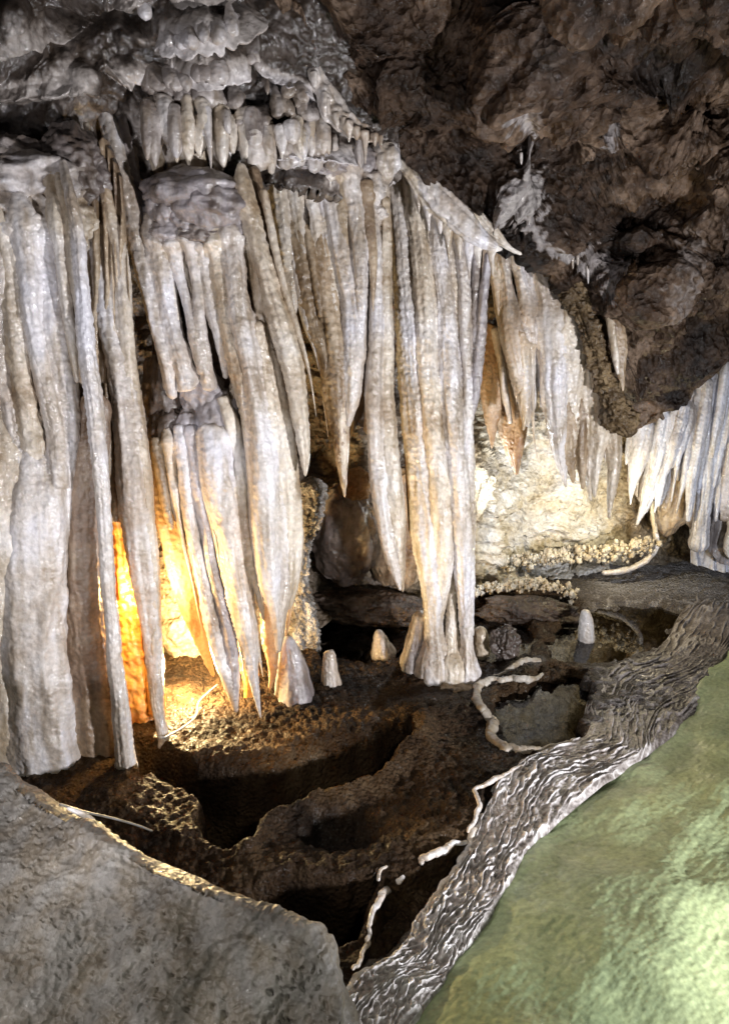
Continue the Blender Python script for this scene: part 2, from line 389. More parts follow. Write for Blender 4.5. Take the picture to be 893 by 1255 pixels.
# ------------------------------------------------------------------ SETTING: ceiling rock
def rock_disp(v, amp=1.0, seed=0):
    w = fbm(v*2.1, 3, seed)*.16
    for k, (nx, ny, nz, fr, am) in enumerate([(.55, .2, .81, 3.3, .05), (-.7, .3, .6, 4.6, .035), (.2, -.5, .85, 9, .014)]):
        j = (v@np.array([nx, ny, nz]))*fr+fbm(v*1.6, 3, 40+k)*.9; fj = j-np.floor(j)
        w = w+am*(fj-sst(.86, 1.0, fj))*sst(-.3, .3, fbm(v*1.9, 2, 50+k))
    q = v+np.stack([fbm(v*3, 2, seed+20), fbm(v*3, 2, seed+21), fbm(v*3, 2, seed+22)], 1)*.12
    d1, d2, idd = worley(q*[3.2, 3.2, 4.2], seed)
    e1, e2, ide = worley(q*[9, 9, 13], seed+1)
    return amp*(w+(idd-.5)*.09*sst(0, .12, d2-d1)-.02*np.exp(-((d2-d1)/.05)**2)+(ide-.5)*.045*sst(0, .2, e2-e1)+ridged(v*8, 4, seed+5)*.022+fbm(v*34, 3, seed+7)*.010)
CE = [(250, -120), (300, -60), (330, 0), (365, 50), (400, 112), (440, 152), (465, 165), (500, 190), (540, 235), (580, 272), (615, 298), (660, 322), (700, 362), (720, 400), (740, 440), (755, 490), (765, 520), (778, 525), (800, 515), (835, 495), (870, 462), (893, 440), (960, 400), (1100, 330)]
cctrl = [(250, -200, 2.6), (330, 0, 2.95), (400, 110, 3.1), (465, 165, 3.3), (540, 100, 3.05), (615, 298, 3.6), (560, -100, 2.4), (650, 200, 3.35), (650, 60, 2.8), (700, 360, 3.95), (765, 515, 4.55), (835, 495, 4.5), (893, 440, 4.3), (760, 330, 3.75), (840, 330, 3.75), (850, 150, 3.1), (893, 0, 2.3), (760, -100, 2.1), (1050, 100, 2.4), (1050, 380, 3.6), (700, 100, 2.95)]
def ceiling():
    nu, nv, nf = 520, 400, 40
    xs = np.linspace(250, 1080, nu); ye = interp_curve(CE, xs)+perlin(np.stack([xs/30, xs*0, xs*0], 1), 2)*6
    t = np.linspace(0, 1, nv)**.9
    py = ye[None, :]*(1-t[:, None])+(-260)*t[:, None]; px = np.broadcast_to(xs, py.shape)
    Y = idw(cctrl, px, py)
    Y = Y+.16*gauss(px, py, 715, 110, 22, 60, -20)+.18*gauss(px, py, 790, 250, 70, 26, -25)+.32*gauss(px, py, 850, 120, 75, 80)+.15*gauss(px, py, 765, 300, 18, 26)+.1*gauss(px, py, 800, 290, 45, 20, -40)
    Y = Y-.10*gauss(px, py, 820, 330, 14, 120, 35)-.07*gauss(px, py, 650, 215, 26, 90, 0)
    top = P(px, py, Y)
    # underside folds back into the rock
    s = np.linspace(1, 0, nf)[:, None]
    base = top[0]; yb = np.broadcast_to(base[None], (nf, nu, 3)).copy()
    yb[:, :, 1] += s*.7; yb[:, :, 2] += s*.25+np.sqrt(s)*.03
    g = np.concatenate([yb[:-1], top], 0); v = g.reshape(-1, 3); NV = g.shape[0]
    n = normals(v, nu, NV)
    pxx, pyy = proj(v)
    d = rock_disp(v, 1.0, 3)*np.repeat(np.concatenate([np.full(nf-1, .45), np.linspace(.45, 1, 30), np.ones(nv-30)]), nu)
    # white crust trickles stand a little proud
    tr = linesd(pxx, pyy, [(643, 95), (660, 144), (646, 210), (650, 276), (662, 297), (698, 311), (722, 328)])
    cr_ = np.exp(-(tr/7)**2)
    v = v+n*(d*(1-.5*cr_)+cr_*.02)[:, None]
    wob = fbm(v*26, 3, 9)*16
    k = np.maximum.reduce([.7*sst(9, 2, tr+wob*.4), .75*sst(1.0, .5, np.hypot((pxx-650)/34, (pyy-240)/46)+wob*.04), .55*sst(1.0, .5, np.hypot((pxx-748)/16, (pyy-165)/26)+wob*.05),
        .3*sst(11, 3, linesd(pxx, pyy, [(878, 205), (862, 235), (845, 300), (815, 350), (800, 375)])+wob*.6), .15*sst(14, 4, linesd(pxx, pyy, [(650, 60), (660, 110)])+wob),
        .5*sst(14, 4, linesd(pxx, pyy, [(700, 300), (745, 325), (750, 350)])+wob*.8)])
    return link('cave_ceiling', v, gridfaces(nu, NV), ceilm, attr={'calcite': np.clip(k*.85, 0, 1)})
ceilm = mat('ceiling_rock', [(.015, .009, .006), (.065, .039, .024), (.23, .16, .11)], rough=(.35, .7), coat=.08, spec=.25, bump=1.0, bscale=34, streak=.5, rock=True, bigscale=2.6, bdist=.012, attr=('calcite', [(.2, (.14, .11, .09)), (.55, (.30, .27, .26)), (1, (.62, .58, .52))]))
ce = ceiling(); ce['kind'] = 'structure'

# ------------------------------------------------------------------ SETTING: back wall
bctrl = [(-150, 400, 3.1), (0, 500, 3.2), (0, 850, 3.1), (90, 700, 3.25), (170, 430, 3.8), (230, 650, 3.6), (250, 800, 3.55), (330, 700, 3.8), (370, 420, 4.4), (430, 560, 4.5), (440, 700, 4.55), (440, 300, 4.2), (560, 600, 4.7), (590, 350, 4.4), (620, 520, 5.0), (660, 640, 5.1), (740, 650, 5.3), (760, 560, 5.3), (850, 650, 5.7), (850, 450, 5.3), (1000, 600, 5.6), (200, 200, 3.5), (700, 300, 4.9)]
BW = [(-200, 940), (0, 900), (160, 880), (200, 850), (300, 815), (380, 770), (500, 765), (590, 728), (700, 712), (760, 702), (900, 705), (1100, 720)]
def backwall():
    nu, nv = 620, 330
    xs = np.linspace(-200, 1100, nu); yb = interp_curve(BW, xs); t = np.linspace(0, 1, nv)
    py = 130*(1-t[:, None])+yb[None]*t[:, None]; px = np.broadcast_to(xs, py.shape)
    Y = idw(bctrl, px, py, 3.2)
    # overhanging lower lip: the foot of the wall is undercut
    Y = Y+.18*gauss(px, py, 440, 745, 90, 22)+.2*gauss(px, py, 700, 690, 90, 12)
    Y = Y-.18*gauss(px, py, 425, 660, 34, 70)-.16*gauss(px, py, 500, 650, 26, 80)+.14*gauss(px, py, 390, 680, 18, 60)
    v = P(px, py, Y).reshape(-1, 3); n = normals(v, nu, nv)
    q = v+np.stack([fbm(v*3, 2, 30), fbm(v*3, 2, 31), fbm(v*3, 2, 32)], 1)*.1
    # diagonal ledges
    e1, e2, ide = worley(q*[5, 5, 9], 4)
    f1, f2, idf = worley(q*[17, 17, 26], 6)
    pxx, pyy = px.ravel(), py.ravel()
    led = (pyy+.38*pxx)/26+fbm(v*3, 3, 8)*1.6
    saw = led-np.floor(led)
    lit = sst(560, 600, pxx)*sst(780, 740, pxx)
    d = fbm(v*2.4, 3, 2)*.12+(ide-.5)*.06*sst(0, .15, e2-e1)+(idf-.5)*.02+ridged(v*14, 3, 5)*.012+lit*(saw*.06-.03)
    v = v+n*d[:, None]
    ch = sst(560, 600, pxx)*sst(800, 730, pxx)*sst(470, 510, pyy)*.75+.25*fbm(v*5, 3, 3)*lit  # lamplight painted in: paler colour over the lit stretch of wall
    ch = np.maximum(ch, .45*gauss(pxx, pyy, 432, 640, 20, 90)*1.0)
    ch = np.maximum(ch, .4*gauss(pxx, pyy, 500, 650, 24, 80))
    ch = np.maximum(ch, .6*gauss(pxx, pyy, 240, 740, 60, 90)); ch = np.maximum(ch, .7*gauss(pxx, pyy, 840, 600, 60, 80))  # first term: wall painted paler to brighten the amber-lit patch
    return link('cave_wall', v, gridfaces(nu, nv), wallm, attr={'pale_lit': np.clip(ch, 0, 1)})
bw = backwall(); bw['kind'] = 'structure'

# ------------------------------------------------------------------ SETTING: floor
GE = [(1000, 700), (893, 790), (868, 825), (850, 858), (835, 880), (800, 915), (770, 938), (740, 955), (690, 990), (650, 1030), (625, 1075), (600, 1115), (560, 1170), (530, 1215), (500, 1255), (460, 1310)]
PIT1 = [(160, 905), (205, 915), (245, 945), (321, 950), (397, 928), (482, 902), (506, 893), (510, 908), (440, 962), (375, 982), (325, 1008), (308, 1046), (270, 1046), (238, 1020), (248, 985), (225, 965), (175, 955)]
PIT2 = [(364, 1020), (385, 992), (440, 985), (475, 1000), (460, 1030), (400, 1048)]
PIT3 = [(300, 1092), (360, 1076), (420, 1078), (462, 1068), (452, 1105), (437, 1150), (395, 1165), (330, 1120)]
PIT4 = [(470, 1072), (492, 1080), (522, 1058), (568, 1032), (552, 1066), (515, 1115), (484, 1162), (446, 1186), (452, 1140), (468, 1095)]
PIT5 = [(590, 968), (625, 950), (655, 932), (668, 936), (640, 960), (612, 985), (592, 1008), (586, 990)]
POOLA = [(375, 760), (390, 735), (520, 728), (600, 738), (640, 752), (660, 775), (645, 800), (600, 812), (583, 808), (500, 790), (470, 812), (430, 812), (395, 806), (378, 790)]
POOLB = [(665, 790), (690, 755), (730, 742), (800, 738), (838, 752), (820, 780), (780, 800), (720, 812), (672, 806)]
POOLC = [(602, 846), (640, 838), (665, 820), (712, 820), (722, 850), (712, 905), (660, 912), (626, 912), (612, 880)]
WHITE = [(425, 1300), (430, 1205), (489, 1167), (512, 1127), (547, 1081), (570, 1047), (581, 1015), (600, 985), (640, 940), (680, 915), (725, 902), (760, 905), (785, 915), (740, 962), (690, 1000), (650, 1040), (600, 1120), (540, 1215), (490, 1300)]
FH = {}
def fh(px, py):
    i = np.clip(np.searchsorted(FH['x'], px), 2, len(FH['x'])-3); j = np.clip(np.searchsorted(FH['y'], py), 2, len(FH['y'])-3)
    return np.max([FH['h'][j+b, i+a] for a in (-2, 0, 2) for b in (-2, 0, 2)], axis=0)
def floor():
    nu, nv = 720, 520
    xs = np.linspace(-160, 1060, nu); t = np.linspace(0, 1, nv)
    ys = 672+ (1380-672)*t**1.15
    px, py = np.meshgrid(xs, ys); v = floorP(px.ravel(), py.ravel(), 0.0)
    px = px.ravel().copy(); py = py.ravel().copy()
    wob = fbm(v*[7, 7, 1], 3, 2)*7
    wx, wy = px+wob, py+fbm(v*[7, 7, 1]+9, 3, 4)*5
    h = fbm(v*[1.3, 1.3, 1], 3, 1)*.03
    sd1 = polysd(wx, wy, PIT1); sd2 = polysd(wx, wy, PIT2); sd3 = polysd(wx, wy, PIT3); sd4 = polysd(wx, wy, PIT4); sd5 = polysd(wx, wy, PIT5)
    h = h-.34*sst(4, -16, sd1)-.10*sst(6, -22, sd2)-.30*sst(4, -14, sd3)-.08*sst(2, -8, sd4)-.06*sst(2, -6, sd5)
    # swollen crust rims round the basins
    h = h+.05*np.exp(-(linesd(wx, wy, [(308, 1052), (326, 1012), (375, 985), (440, 966), (500, 925), (520, 900)])/12)**2)
    h = h+.045*np.exp(-(linesd(wx, wy, [(240, 930), (330, 925), (420, 900), (500, 880), (580, 870)])/16)**2)
    h = h+.03*np.exp(-(linesd(wx, wy, [(120, 985), (250, 1040), (330, 1070), (450, 1060), (560, 1010)])/18)**2)
    h = h+.05*gauss(px, py, 160, 975, 40, 22)+.04*gauss(px, py, 520, 910, 30, 34)
    sa = polysd(wx, wy, POOLA); wq = fbm(v*[9, 9, 1], 3, 22)*14; wr = fbm(v*[9, 9, 1], 3, 23)*8; sb = polysd(px+wq, py+wr*.6, POOLB); sc = polysd(px+wq, py+wr, POOLC)
    white = sst(14, -10, polysd(wx, wy, WHITE))
    right = sst(690, 740, px)*sst(940, 900, py)
    back = sst(640, 760, px)*sst(760, 720, py)
    # scalloped rimstone ripples following the bank
    dg = linesd(px, py, GE)
    lf = fbm(v*[6, 6, 1], 4, 12)
    ph = dg/(6.5+py*0)*np.where(py > 0, 1, 1)/(1+.9*sst(820, 1200, py))+lf*2.6+.7*np.sin(px/9+py/13)
    rid = 1-np.abs(((ph) % 2.0)-1); rid = rid**2.2
    h = h+white*(.006*rid-.02)
    ph2 = (py+.25*px)/13+fbm(v*[5, 5, 1], 3, 15)*2.6
    rid2 = (1-np.abs((ph2 % 2.0)-1))**1.5
    h = h+np.maximum(right, .0)*(1-white)*.016*rid2*sst(-4, 10, sb)
    h = h+back*.03
    hp = -.16
    for s_, dpt in ((sa, .2), (sb, .12), (sc, .3)):
        k = sst(3, -12, s_); h = h*(1-k)-dpt*k
    # edges of pools lie just above the water
    # crust grain
    crustk = (1-white)*(1-right*.93)*(1-back)
    w1, w2, _ = worley(v*[30, 30, 1]+h[:, None]*30, 3)
    w3, w4, _ = worley(v*[75, 75, 1]+h[:, None]*75, 5)
    h = h+crustk*((.6-w1)*.02+(.5-w3)*.010+fbm(v*[16, 16, 1], 2, 9)*.010)+white*fbm(v*[28, 28, 1], 3, 5)*.008+right*fbm(v*[14, 14, 1], 3, 5)*.004
    # far dry shelf rises under the back wall; ground sinks under the near banks
    v[:, 2] = h
    FH['x'] = xs; FH['y'] = ys; FH['h'] = h.reshape(nv, nu)
    v[:, 2] -= .35*sst(0, -60, np.where(polysd(px, py, GE+[(1100, 1400), (1100, 700)]) < 0, -dg, 60))
    cal = np.maximum.reduce([white*(.86+.5*(rid-.45)), right*(1-white)*(.42+.4*(rid2-.3)), back*.75])
    rimc = .45*np.exp(-(linesd(wx, wy, [(480, 868), (560, 850), (600, 830), (660, 812)])/9)**2)
    cal = np.maximum(cal, rimc)
    cal = cal*sst(-25, 0, np.minimum(np.minimum(sd1, sd3), sc))
    return link('cave_floor', v, gridfaces(nu, nv)[:, ::-1], floorm, attr={'calcite': np.clip(cal, 0, 1)})
fl = floor(); fl['kind'] = 'structure'
def pool(name, poly, z, grow=8):
    p = np.array(poly, float); c = p.mean(axis=0); p = c+(p-c)*(1+grow/40.0)
    v = floorP(p[:, 0], p[:, 1], z); n = len(v); ctr = v.mean(axis=0)
    vv = np.vstack([v, ctr]); f = np.array([[i, (i+1) % n, n] for i in range(n)])
    nz = np.cross(vv[1]-vv[0], ctr-vv[0])[2]; o = link(name, vv, f if nz > 0 else f[:, ::-1], wm, smooth=False); o['kind'] = 'structure'; return o
pool('pool_water', POOLA, -.045, 5); pool('pool_water', POOLB, -.02, 9); pool('pool_water', POOLC, -.05, 14)

# ------------------------------------------------------------------ foreground banks
def bank(name, A, B, YA, YB, disp, material, fold, nu=340, nv=300, nf=30, attrf=None, pinch=1.0, byz=None):
    a = cr(np.array(A, float), nu); b = cr(np.array(B, float), nu)
    ya = cr(np.column_stack([np.linspace(0, 1, len(YA)), np.zeros(len(YA)), YA]), nu)[:, 2]
    yb = cr(np.column_stack([np.linspace(0, 1, len(YB)), np.zeros(len(YB)), YB]), nu)[:, 2]
    t = np.linspace(0, 1, nv)[:, None]
    px = a[:, 0]*(1-t)+b[:, 0]*t; py = a[:, 1]*(1-t)+b[:, 1]*t
    Y = ya*(1-t**pinch)+yb*t**pinch
    g = P(px, py, Y)
    if byz is not None: g = floorP(px, py, byz[0]*(1-t)+byz[1]*t+byz[2]*np.sin(np.pi*np.clip(t*1.3, 0, 1))+px*0)
    s = np.linspace(1, 0, nf)[:, None]
    fb = np.broadcast_to(g[0][None], (nf, nu, 3)).copy()
    fb[:, :, 0] += fold[0]*np.sqrt(s)*.6*s**.3; fb[:, :, 1] += fold[1]*s**.8; fb[:, :, 2] += fold[2]*s**1.6
    g = np.concatenate([fb[:-1], g], 0); v = g.reshape(-1, 3); NV = g.shape[0]
    n = normals(v, nu, NV); n[:, 2] = np.where(n[:, 2] < 0, -n[:, 2], n[:, 2])
    pxx, pyy = proj(v)
    d, at = disp(v, pxx, pyy)
    v = v+n*d[:, None]
    return link(name, v, gridfaces(nu, NV), material, attr=at)
def dboul(v, px, py):
    w1, w2, _ = worley(v*62+fbm(v*25, 2, 3)[:, None]*.8, 2); u1, u2, _ = worley(v*[34, 34, 34]+fbm(v*12, 2, 5)[:, None], 4)
    pit = -sst(.42, .1, w1)*.008*sst(-.5, .2, fbm(v*6, 2, 9))-sst(.4, .1, u1)*.008*sst(-.3, .3, fbm(v*4, 2, 19))
    j = (v@np.array([.6, .35, .7]))*3.1+fbm(v*2.5, 3, 11)*.5; crack = np.exp(-((j-np.round(j))/.012)**2)*.0
    return fbm(v*2.2, 3, 2)*.035+fbm(v*8, 4, 3)*.012+pit+fbm(v*45, 3, 6)*.003-crack, None
lb = bank('boulder', [(-160, 880), (-60, 920), (0, 952), (50, 985), (92, 1012), (160, 1052), (225, 1080), (290, 1112), (345, 1140), (385, 1160), (403, 1190), (414, 1235), (424, 1290), (436, 1380)],
     [(-260, 1100), (-200, 1200), (-150, 1300), (-100, 1400), (-50, 1450), (0, 1480), (60, 1500), (120, 1510), (180, 1510), (240, 1500), (280, 1490), (310, 1480), (340, 1470), (380, 1460)],
     [2.0, 1.95, 1.85, 1.72, 1.6, 1.5, 1.42, 1.35, 1.3, 1.25, 1.2, 1.12, 1.05, .95], [1.5, 1.3, 1.15, 1.0, .95, .9, .88, .86, .86, .86, .86, .86, .86, .86], dboul, bould, (.12, .28, -.9), nu=520, nv=430)
tag(lb, 'rough pitted grey boulder sloping across the lower left foreground', 'boulder')
def dgreen(v, px, py):
    # overlapping smooth lobes
    d = .05*sst(1.0, .2, np.hypot((px-700)/150, (py-1010)/170))+.07*sst(1.05, .75, np.hypot((px-880)/215, (py-850)/280))
    d = d+.05*sst(1.0, .8, np.hypot((px-560)/150, (py-1180)/150))*0
    k2 = sst(14, -14, polysd(px, py, [(893, 968), (835, 1030), (828, 1062), (742, 1082), (748, 1150), (735, 1215), (690, 1260), (600, 1400), (1300, 1400), (1300, 800)])+fbm(v*9, 2, 2)*8)
    k3 = sst(14, -14, polysd(px, py, [(893, 968), (838, 1030), (828, 1062), (845, 1110), (893, 1160), (1300, 1250), (1300, 800)])+fbm(v*9, 2, 6)*8)
    d = fbm(v*2.6, 2, 4)*.03-.004*k2-.005*k3
    st = fbm(np.stack([(v[:, 0]+v[:, 1])*9, (v[:, 0]-v[:, 1])*26, v[:, 2]*14], 1), 3, 5)
    d = d+st*.0014+fbm(v*60, 3, 6)*.0012
    pale = np.clip(.32+.5*gauss(px, py, 790, 980, 150, 110)-.12*k2+.10*k3+.12*fbm(v*3, 4, 8), 0, 1)
    yel = np.clip(.4*gauss(px, py, 900, 1200, 90, 110)+.12*fbm(v*7, 3, 18), 0, 1)
    return d, {'pale': np.clip(.3+.25*pale+yel*.7, 0, 1)}
gb = bank('green_rock', GE[::-1][:1]+GE[::-1][1:], [(650, 1500), (700, 1490), (750, 1480), (800, 1470), (850, 1460), (900, 1440), (950, 1420), (1000, 1400), (1040, 1370), (1080, 1340), (1110, 1300), (1140, 1250), (1170, 1180), (1190, 1120), (1200, 1050), (1210, 950)],
     [1.25, 1.35, 1.45, 1.55, 1.65, 1.75, 1.87, 2.0, 2.18, 2.35, 2.5, 2.6, 2.75, 2.9, 3.1, 3.5], [1.0]*5+[1.05]*3+[1.15, 1.2, 1.3, 1.4, 1.5, 1.7, 1.9, 2.2], dgreen, greenm, (-.05, .12, -.8), nu=400, nv=320, byz=(.012, .06, .07))
tag(gb, 'smooth pale green rock with overlapping lobes filling the lower right corner', 'rock')

# ------------------------------------------------------------------ upper left flowstone mass
ML = [(-170, 325), (-60, 325), (0, 318), (60, 300), (82, 275), (100, 222), (130, 175), (165, 205), (185, 232), (240, 235), (300, 228), (335, 225), (380, 232), (440, 250), (470, 230), (490, 205)]
mctrl = [(-150, 0, 2.35), (0, 0, 2.55), (0, 200, 2.76), (0, 290, 2.86), (60, 280, 2.86), (80, 100, 2.75), (150, 60, 2.85), (150, 190, 3.05), (200, 120, 2.95), (250, 30, 2.75), (250, 190, 2.98), (330, 20, 2.95), (350, 120, 3.05), (330, 200, 3.08), (400, 180, 3.15), (450, 200, 3.3), (-150, 300, 2.8), (200, -200, 2.2), (400, -150, 2.7), (0, -200, 2.0)]
# tiers: x0, x1, y of drip edge at x0 and x1, height of the face, depth, lobe width px, lobe drop px
TIERS = [(205, 305, 62, 42, 46, .13, 11, 12), (200, 300, 108, 92, 44, .12, 17, 10), (305, 385, 82, 128, 30, .08, 13, 10), (325, 390, 118, 142, 30, .09, 9, 14), (292, 345, 158, 150, 30, .10, 14, 12),
         (120, 200, 95, 120, 50, .06, 20, 8), (185, 300, 120, 135, 22, .06, 24, 5), (-60, 110, 60, 40, 60, .10, 34, 12), (-60, 120, 130, 120, 60, .08, 26, 12), (60, 190, 10, 20, 50, .09, 26, 12), (330, 440, 205, 200, 28, .10, 13, 9), (215, 330, 15, -8, 40, .10, 16, 8)]
def mass():
    nu, nv, nf = 560, 460, 30
    xs = np.linspace(-170, 488, nu); ye = interp_curve(ML, xs)+np.abs(perlin(np.stack([xs/9, xs*0, xs*0], 1), 2))*10
    t = np.linspace(0, 1, nv)[:, None]
    py = ye[None, :]*(1-t)+(-220)*t; px = np.broadcast_to(xs, py.shape)
    Y = idw(mctrl, px, py, 3.0)
    top = P(px, py, Y)
    s = np.linspace(1, 0, nf)[:, None]; fb = np.broadcast_to(top[0][None], (nf, nu, 3)).copy()
    fb[:, :, 1] += s*.5; fb[:, :, 2] += s*.12
    g = np.concatenate([fb[:-1], top], 0); v = g.reshape(-1, 3); NV = g.shape[0]
    n = normals(v, nu, NV); pxx, pyy = proj(v)
    wx = pxx+fbm(v*14, 3, 3)*5; wy = pyy+fbm(v*12, 3, 4)*6
    d = fbm(v*2.6, 3, 1)*.06
    tone = np.zeros(len(v))
    for k, (x0, x1, y0, y1, hh, dp, lw, ld) in enumerate(TIERS):
        u = (wx-x0)/(x1-x0); m_ = sst(-.06, .1, u)*sst(1.06, .9, u)
        ph = (wx-x0)/lw; lob = np.abs(np.cos(ph*np.pi/1.0+fbm(np.stack([wx/30, wx*0+k, wx*0], 1), 2, k)*2))
        jit = perlin(np.stack([np.floor(ph+.5)*3.7, wx*0+k, wx*0], 1), 7)
        edge = y0+(y1-y0)*np.clip(u, 0, 1)-12*4*(np.clip(u, 0, 1)-.5)**2*.4+ld*.35*(lob-.6)+jit*ld*.3
        q = (edge-wy)/hh        # 0 at the drip edge, 1 at the top of the face
        prof = np.where(q > 0, np.exp(-np.clip(q, 0, 9)*2.2)*sst(0, .12, q), 0)
        d = d+m_*dp*prof*(.72+.12*(lob-.4)*np.exp(-np.clip(q, 0, 9)*3.2))
        under = np.exp(-(np.clip(-q, 0, 9)/.35)**2)*(q < .05)
        d = d-m_*dp*.45*under
        tone = np.maximum(tone, m_*sst(.95, .3, q)*(q > -.02)*.9)
    flut = np.sin(wx/4.3+fbm(v*3, 2, 5)*4)
    d = d+flut*.005*sst(40, 160, pyy)
    w1, w2, _ = worley(v*[11, 11, 15]+fbm(v*6, 2, 1)[:, None]*.5, 1)
    d = d+(.6-w1)*.045*sst(320, 150, pxx)+fbm(v*16, 3, 6)*.012+(.55-worley(v*34, 8)[0])*.008
    v = v+n*d[:, None]
    tone = tone*(.35+.65*sst(120, 210, pxx))  # dimmed to the upper left, with the next line: low-lamp shade in the colour
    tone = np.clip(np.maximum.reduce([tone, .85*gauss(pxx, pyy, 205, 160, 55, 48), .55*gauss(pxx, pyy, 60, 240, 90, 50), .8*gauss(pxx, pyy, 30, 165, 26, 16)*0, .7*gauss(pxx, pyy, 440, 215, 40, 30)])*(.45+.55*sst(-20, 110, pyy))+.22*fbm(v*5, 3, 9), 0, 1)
    return v, gridfaces(nu, NV), tone
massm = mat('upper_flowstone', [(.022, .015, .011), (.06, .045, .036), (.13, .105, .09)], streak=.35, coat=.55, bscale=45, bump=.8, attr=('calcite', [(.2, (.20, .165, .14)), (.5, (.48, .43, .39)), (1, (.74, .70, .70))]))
uf = thing('flowstone_mass', 'dark lumpy flowstone mass with scalloped tiers in the upper left', 'flowstone', P(150, 100, 3.1))
def drips():
    for k, (x0, x1, y0, y1, hh, dp, lw, ld) in enumerate(TIERS):
        n = max(3, int((x1-x0)/(lw*.62)))
        for i in range(n):
            u = (i+.5+random.uniform(-.25, .25))/n; x = x0+(x1-x0)*u; e = y0+(y1-y0)*u-4.8*(u-.5)**2*4+random.uniform(-.3, 1)*ld
            w_ = lw*random.uniform(.5, 1.05); hh_ = max(hh*random.uniform(.5, 1.0), w_*1.9)
            Y = float(idw(mctrl, np.array([x]), np.array([e-10]), 3.0)[0])-dp*.78+.02
            if random.random() < .12 or x < 175 or (e < 20 and x < 320): continue
            tip = random.choice([.75, .6, .4, .2])
            dk = (x < 110) or (y0 < 60 and x < 200)
            strand('drip', [(x-2, e-hh_, w_*.6, .05), (x-1, e-hh_*.6, w_*.9, .02), (x, e-hh_*.25, w_*.95, 0), (x+.6, e+2, w_*tip, .0)], Y, dripm, uf, squash=.8, flute=.12, ring=.06)
dripm = mat('drip_flowstone', [(.24, .20, .18), (.52, .47, .44), (.74, .71, .72)], streak=.4, coat=.7, bigscale=3.5)
drips()
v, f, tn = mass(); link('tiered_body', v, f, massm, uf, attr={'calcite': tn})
for pts in [[(187, 120, 26), (189, 160, 28), (192, 195, 18), (194, 218, 8)], [(205, 110, 26), (211, 160, 24), (214, 195, 14), (216, 214, 8)], [(226, 130, 30), (232, 170, 32), (237, 205, 28), (240, 218, 18)], [(258, 140, 14), (263, 175, 18), (268, 205, 12), (270, 216, 6)], [(274, 145, 12), (277, 180, 12), (279, 200, 5)], [(288, 150, 10), (290, 175, 9), (291, 186, 4)], [(312, 165, 28), (316, 190, 30), (318, 210, 24)], [(331, 152, 10), (334, 185, 8), (334, 214, 3)], [(342, 150, 12), (344, 175, 9), (345, 190, 4)], [(358, 145, 16), (360, 165, 14), (360, 178, 7)], [(300, 130, 20), (303, 145, 24), (304, 156, 16)], [(155, 150, 10), (162, 185, 10), (170, 235, 6)]]:
    strand('stalactite', pts, 2.98+random.uniform(-.02, .02), random.choice([white, cream, white]), uf, squash=.8)
for i in range(46):
    x = random.uniform(180, 455); y0_ = np.interp(x, [180, 300, 350, 400, 455], [125, 140, 150, 150, 175])+random.uniform(-12, 12); h = random.uniform(30, 78)
    y1_ = min(y0_+h, np.interp(x, [180, 240, 300, 350, 400, 455], [232, 218, 225, 205, 190, 215]))
    if y1_ < y0_+16: continue
    w_ = random.uniform(5, 13); strand('drip', [(x-2, y0_, w_*1.1, .03), (x-1, y0_*.6+y1_*.4, w_), (x, y0_*.25+y1_*.75, w_*.8), (x+1, y1_, w_*.2)], float(idw(mctrl, np.array([x]), np.array([y0_+20]), 3.0)[0])-.05-random.uniform(0, .06), random.choice([white, dripm, cream]), uf)
# pale vein that edges the mass against the brown rock
strand('white_vein', [(312, -25, 9), (330, 5, 15), (345, 26, 17), (362, 48, 13), (374, 66, 10), (386, 86, 13), (398, 110, 19), (412, 134, 24), (428, 152, 18), (448, 163, 11), (464, 170, 7)], 3.04, white, uf, squash=.45, flute=.5, ring=.12, label='white calcite vein running down the right edge of the mass')
for i in range(11):
    x = 376+i*9+random.uniform(-4, 4); y = np.interp(x, [372, 410, 440, 470], [70, 140, 162, 172]); h = random.choice([8, 12, 16, 24, 32])*random.uniform(.7, 1.2)
    strand('stalactite', [(x, y-6, random.uniform(4, 8)), (x+.5, y+h*.5, random.uniform(2.5, 5)), (x+1, y+h, 1.2)], 3.02, white, uf, step=.006)

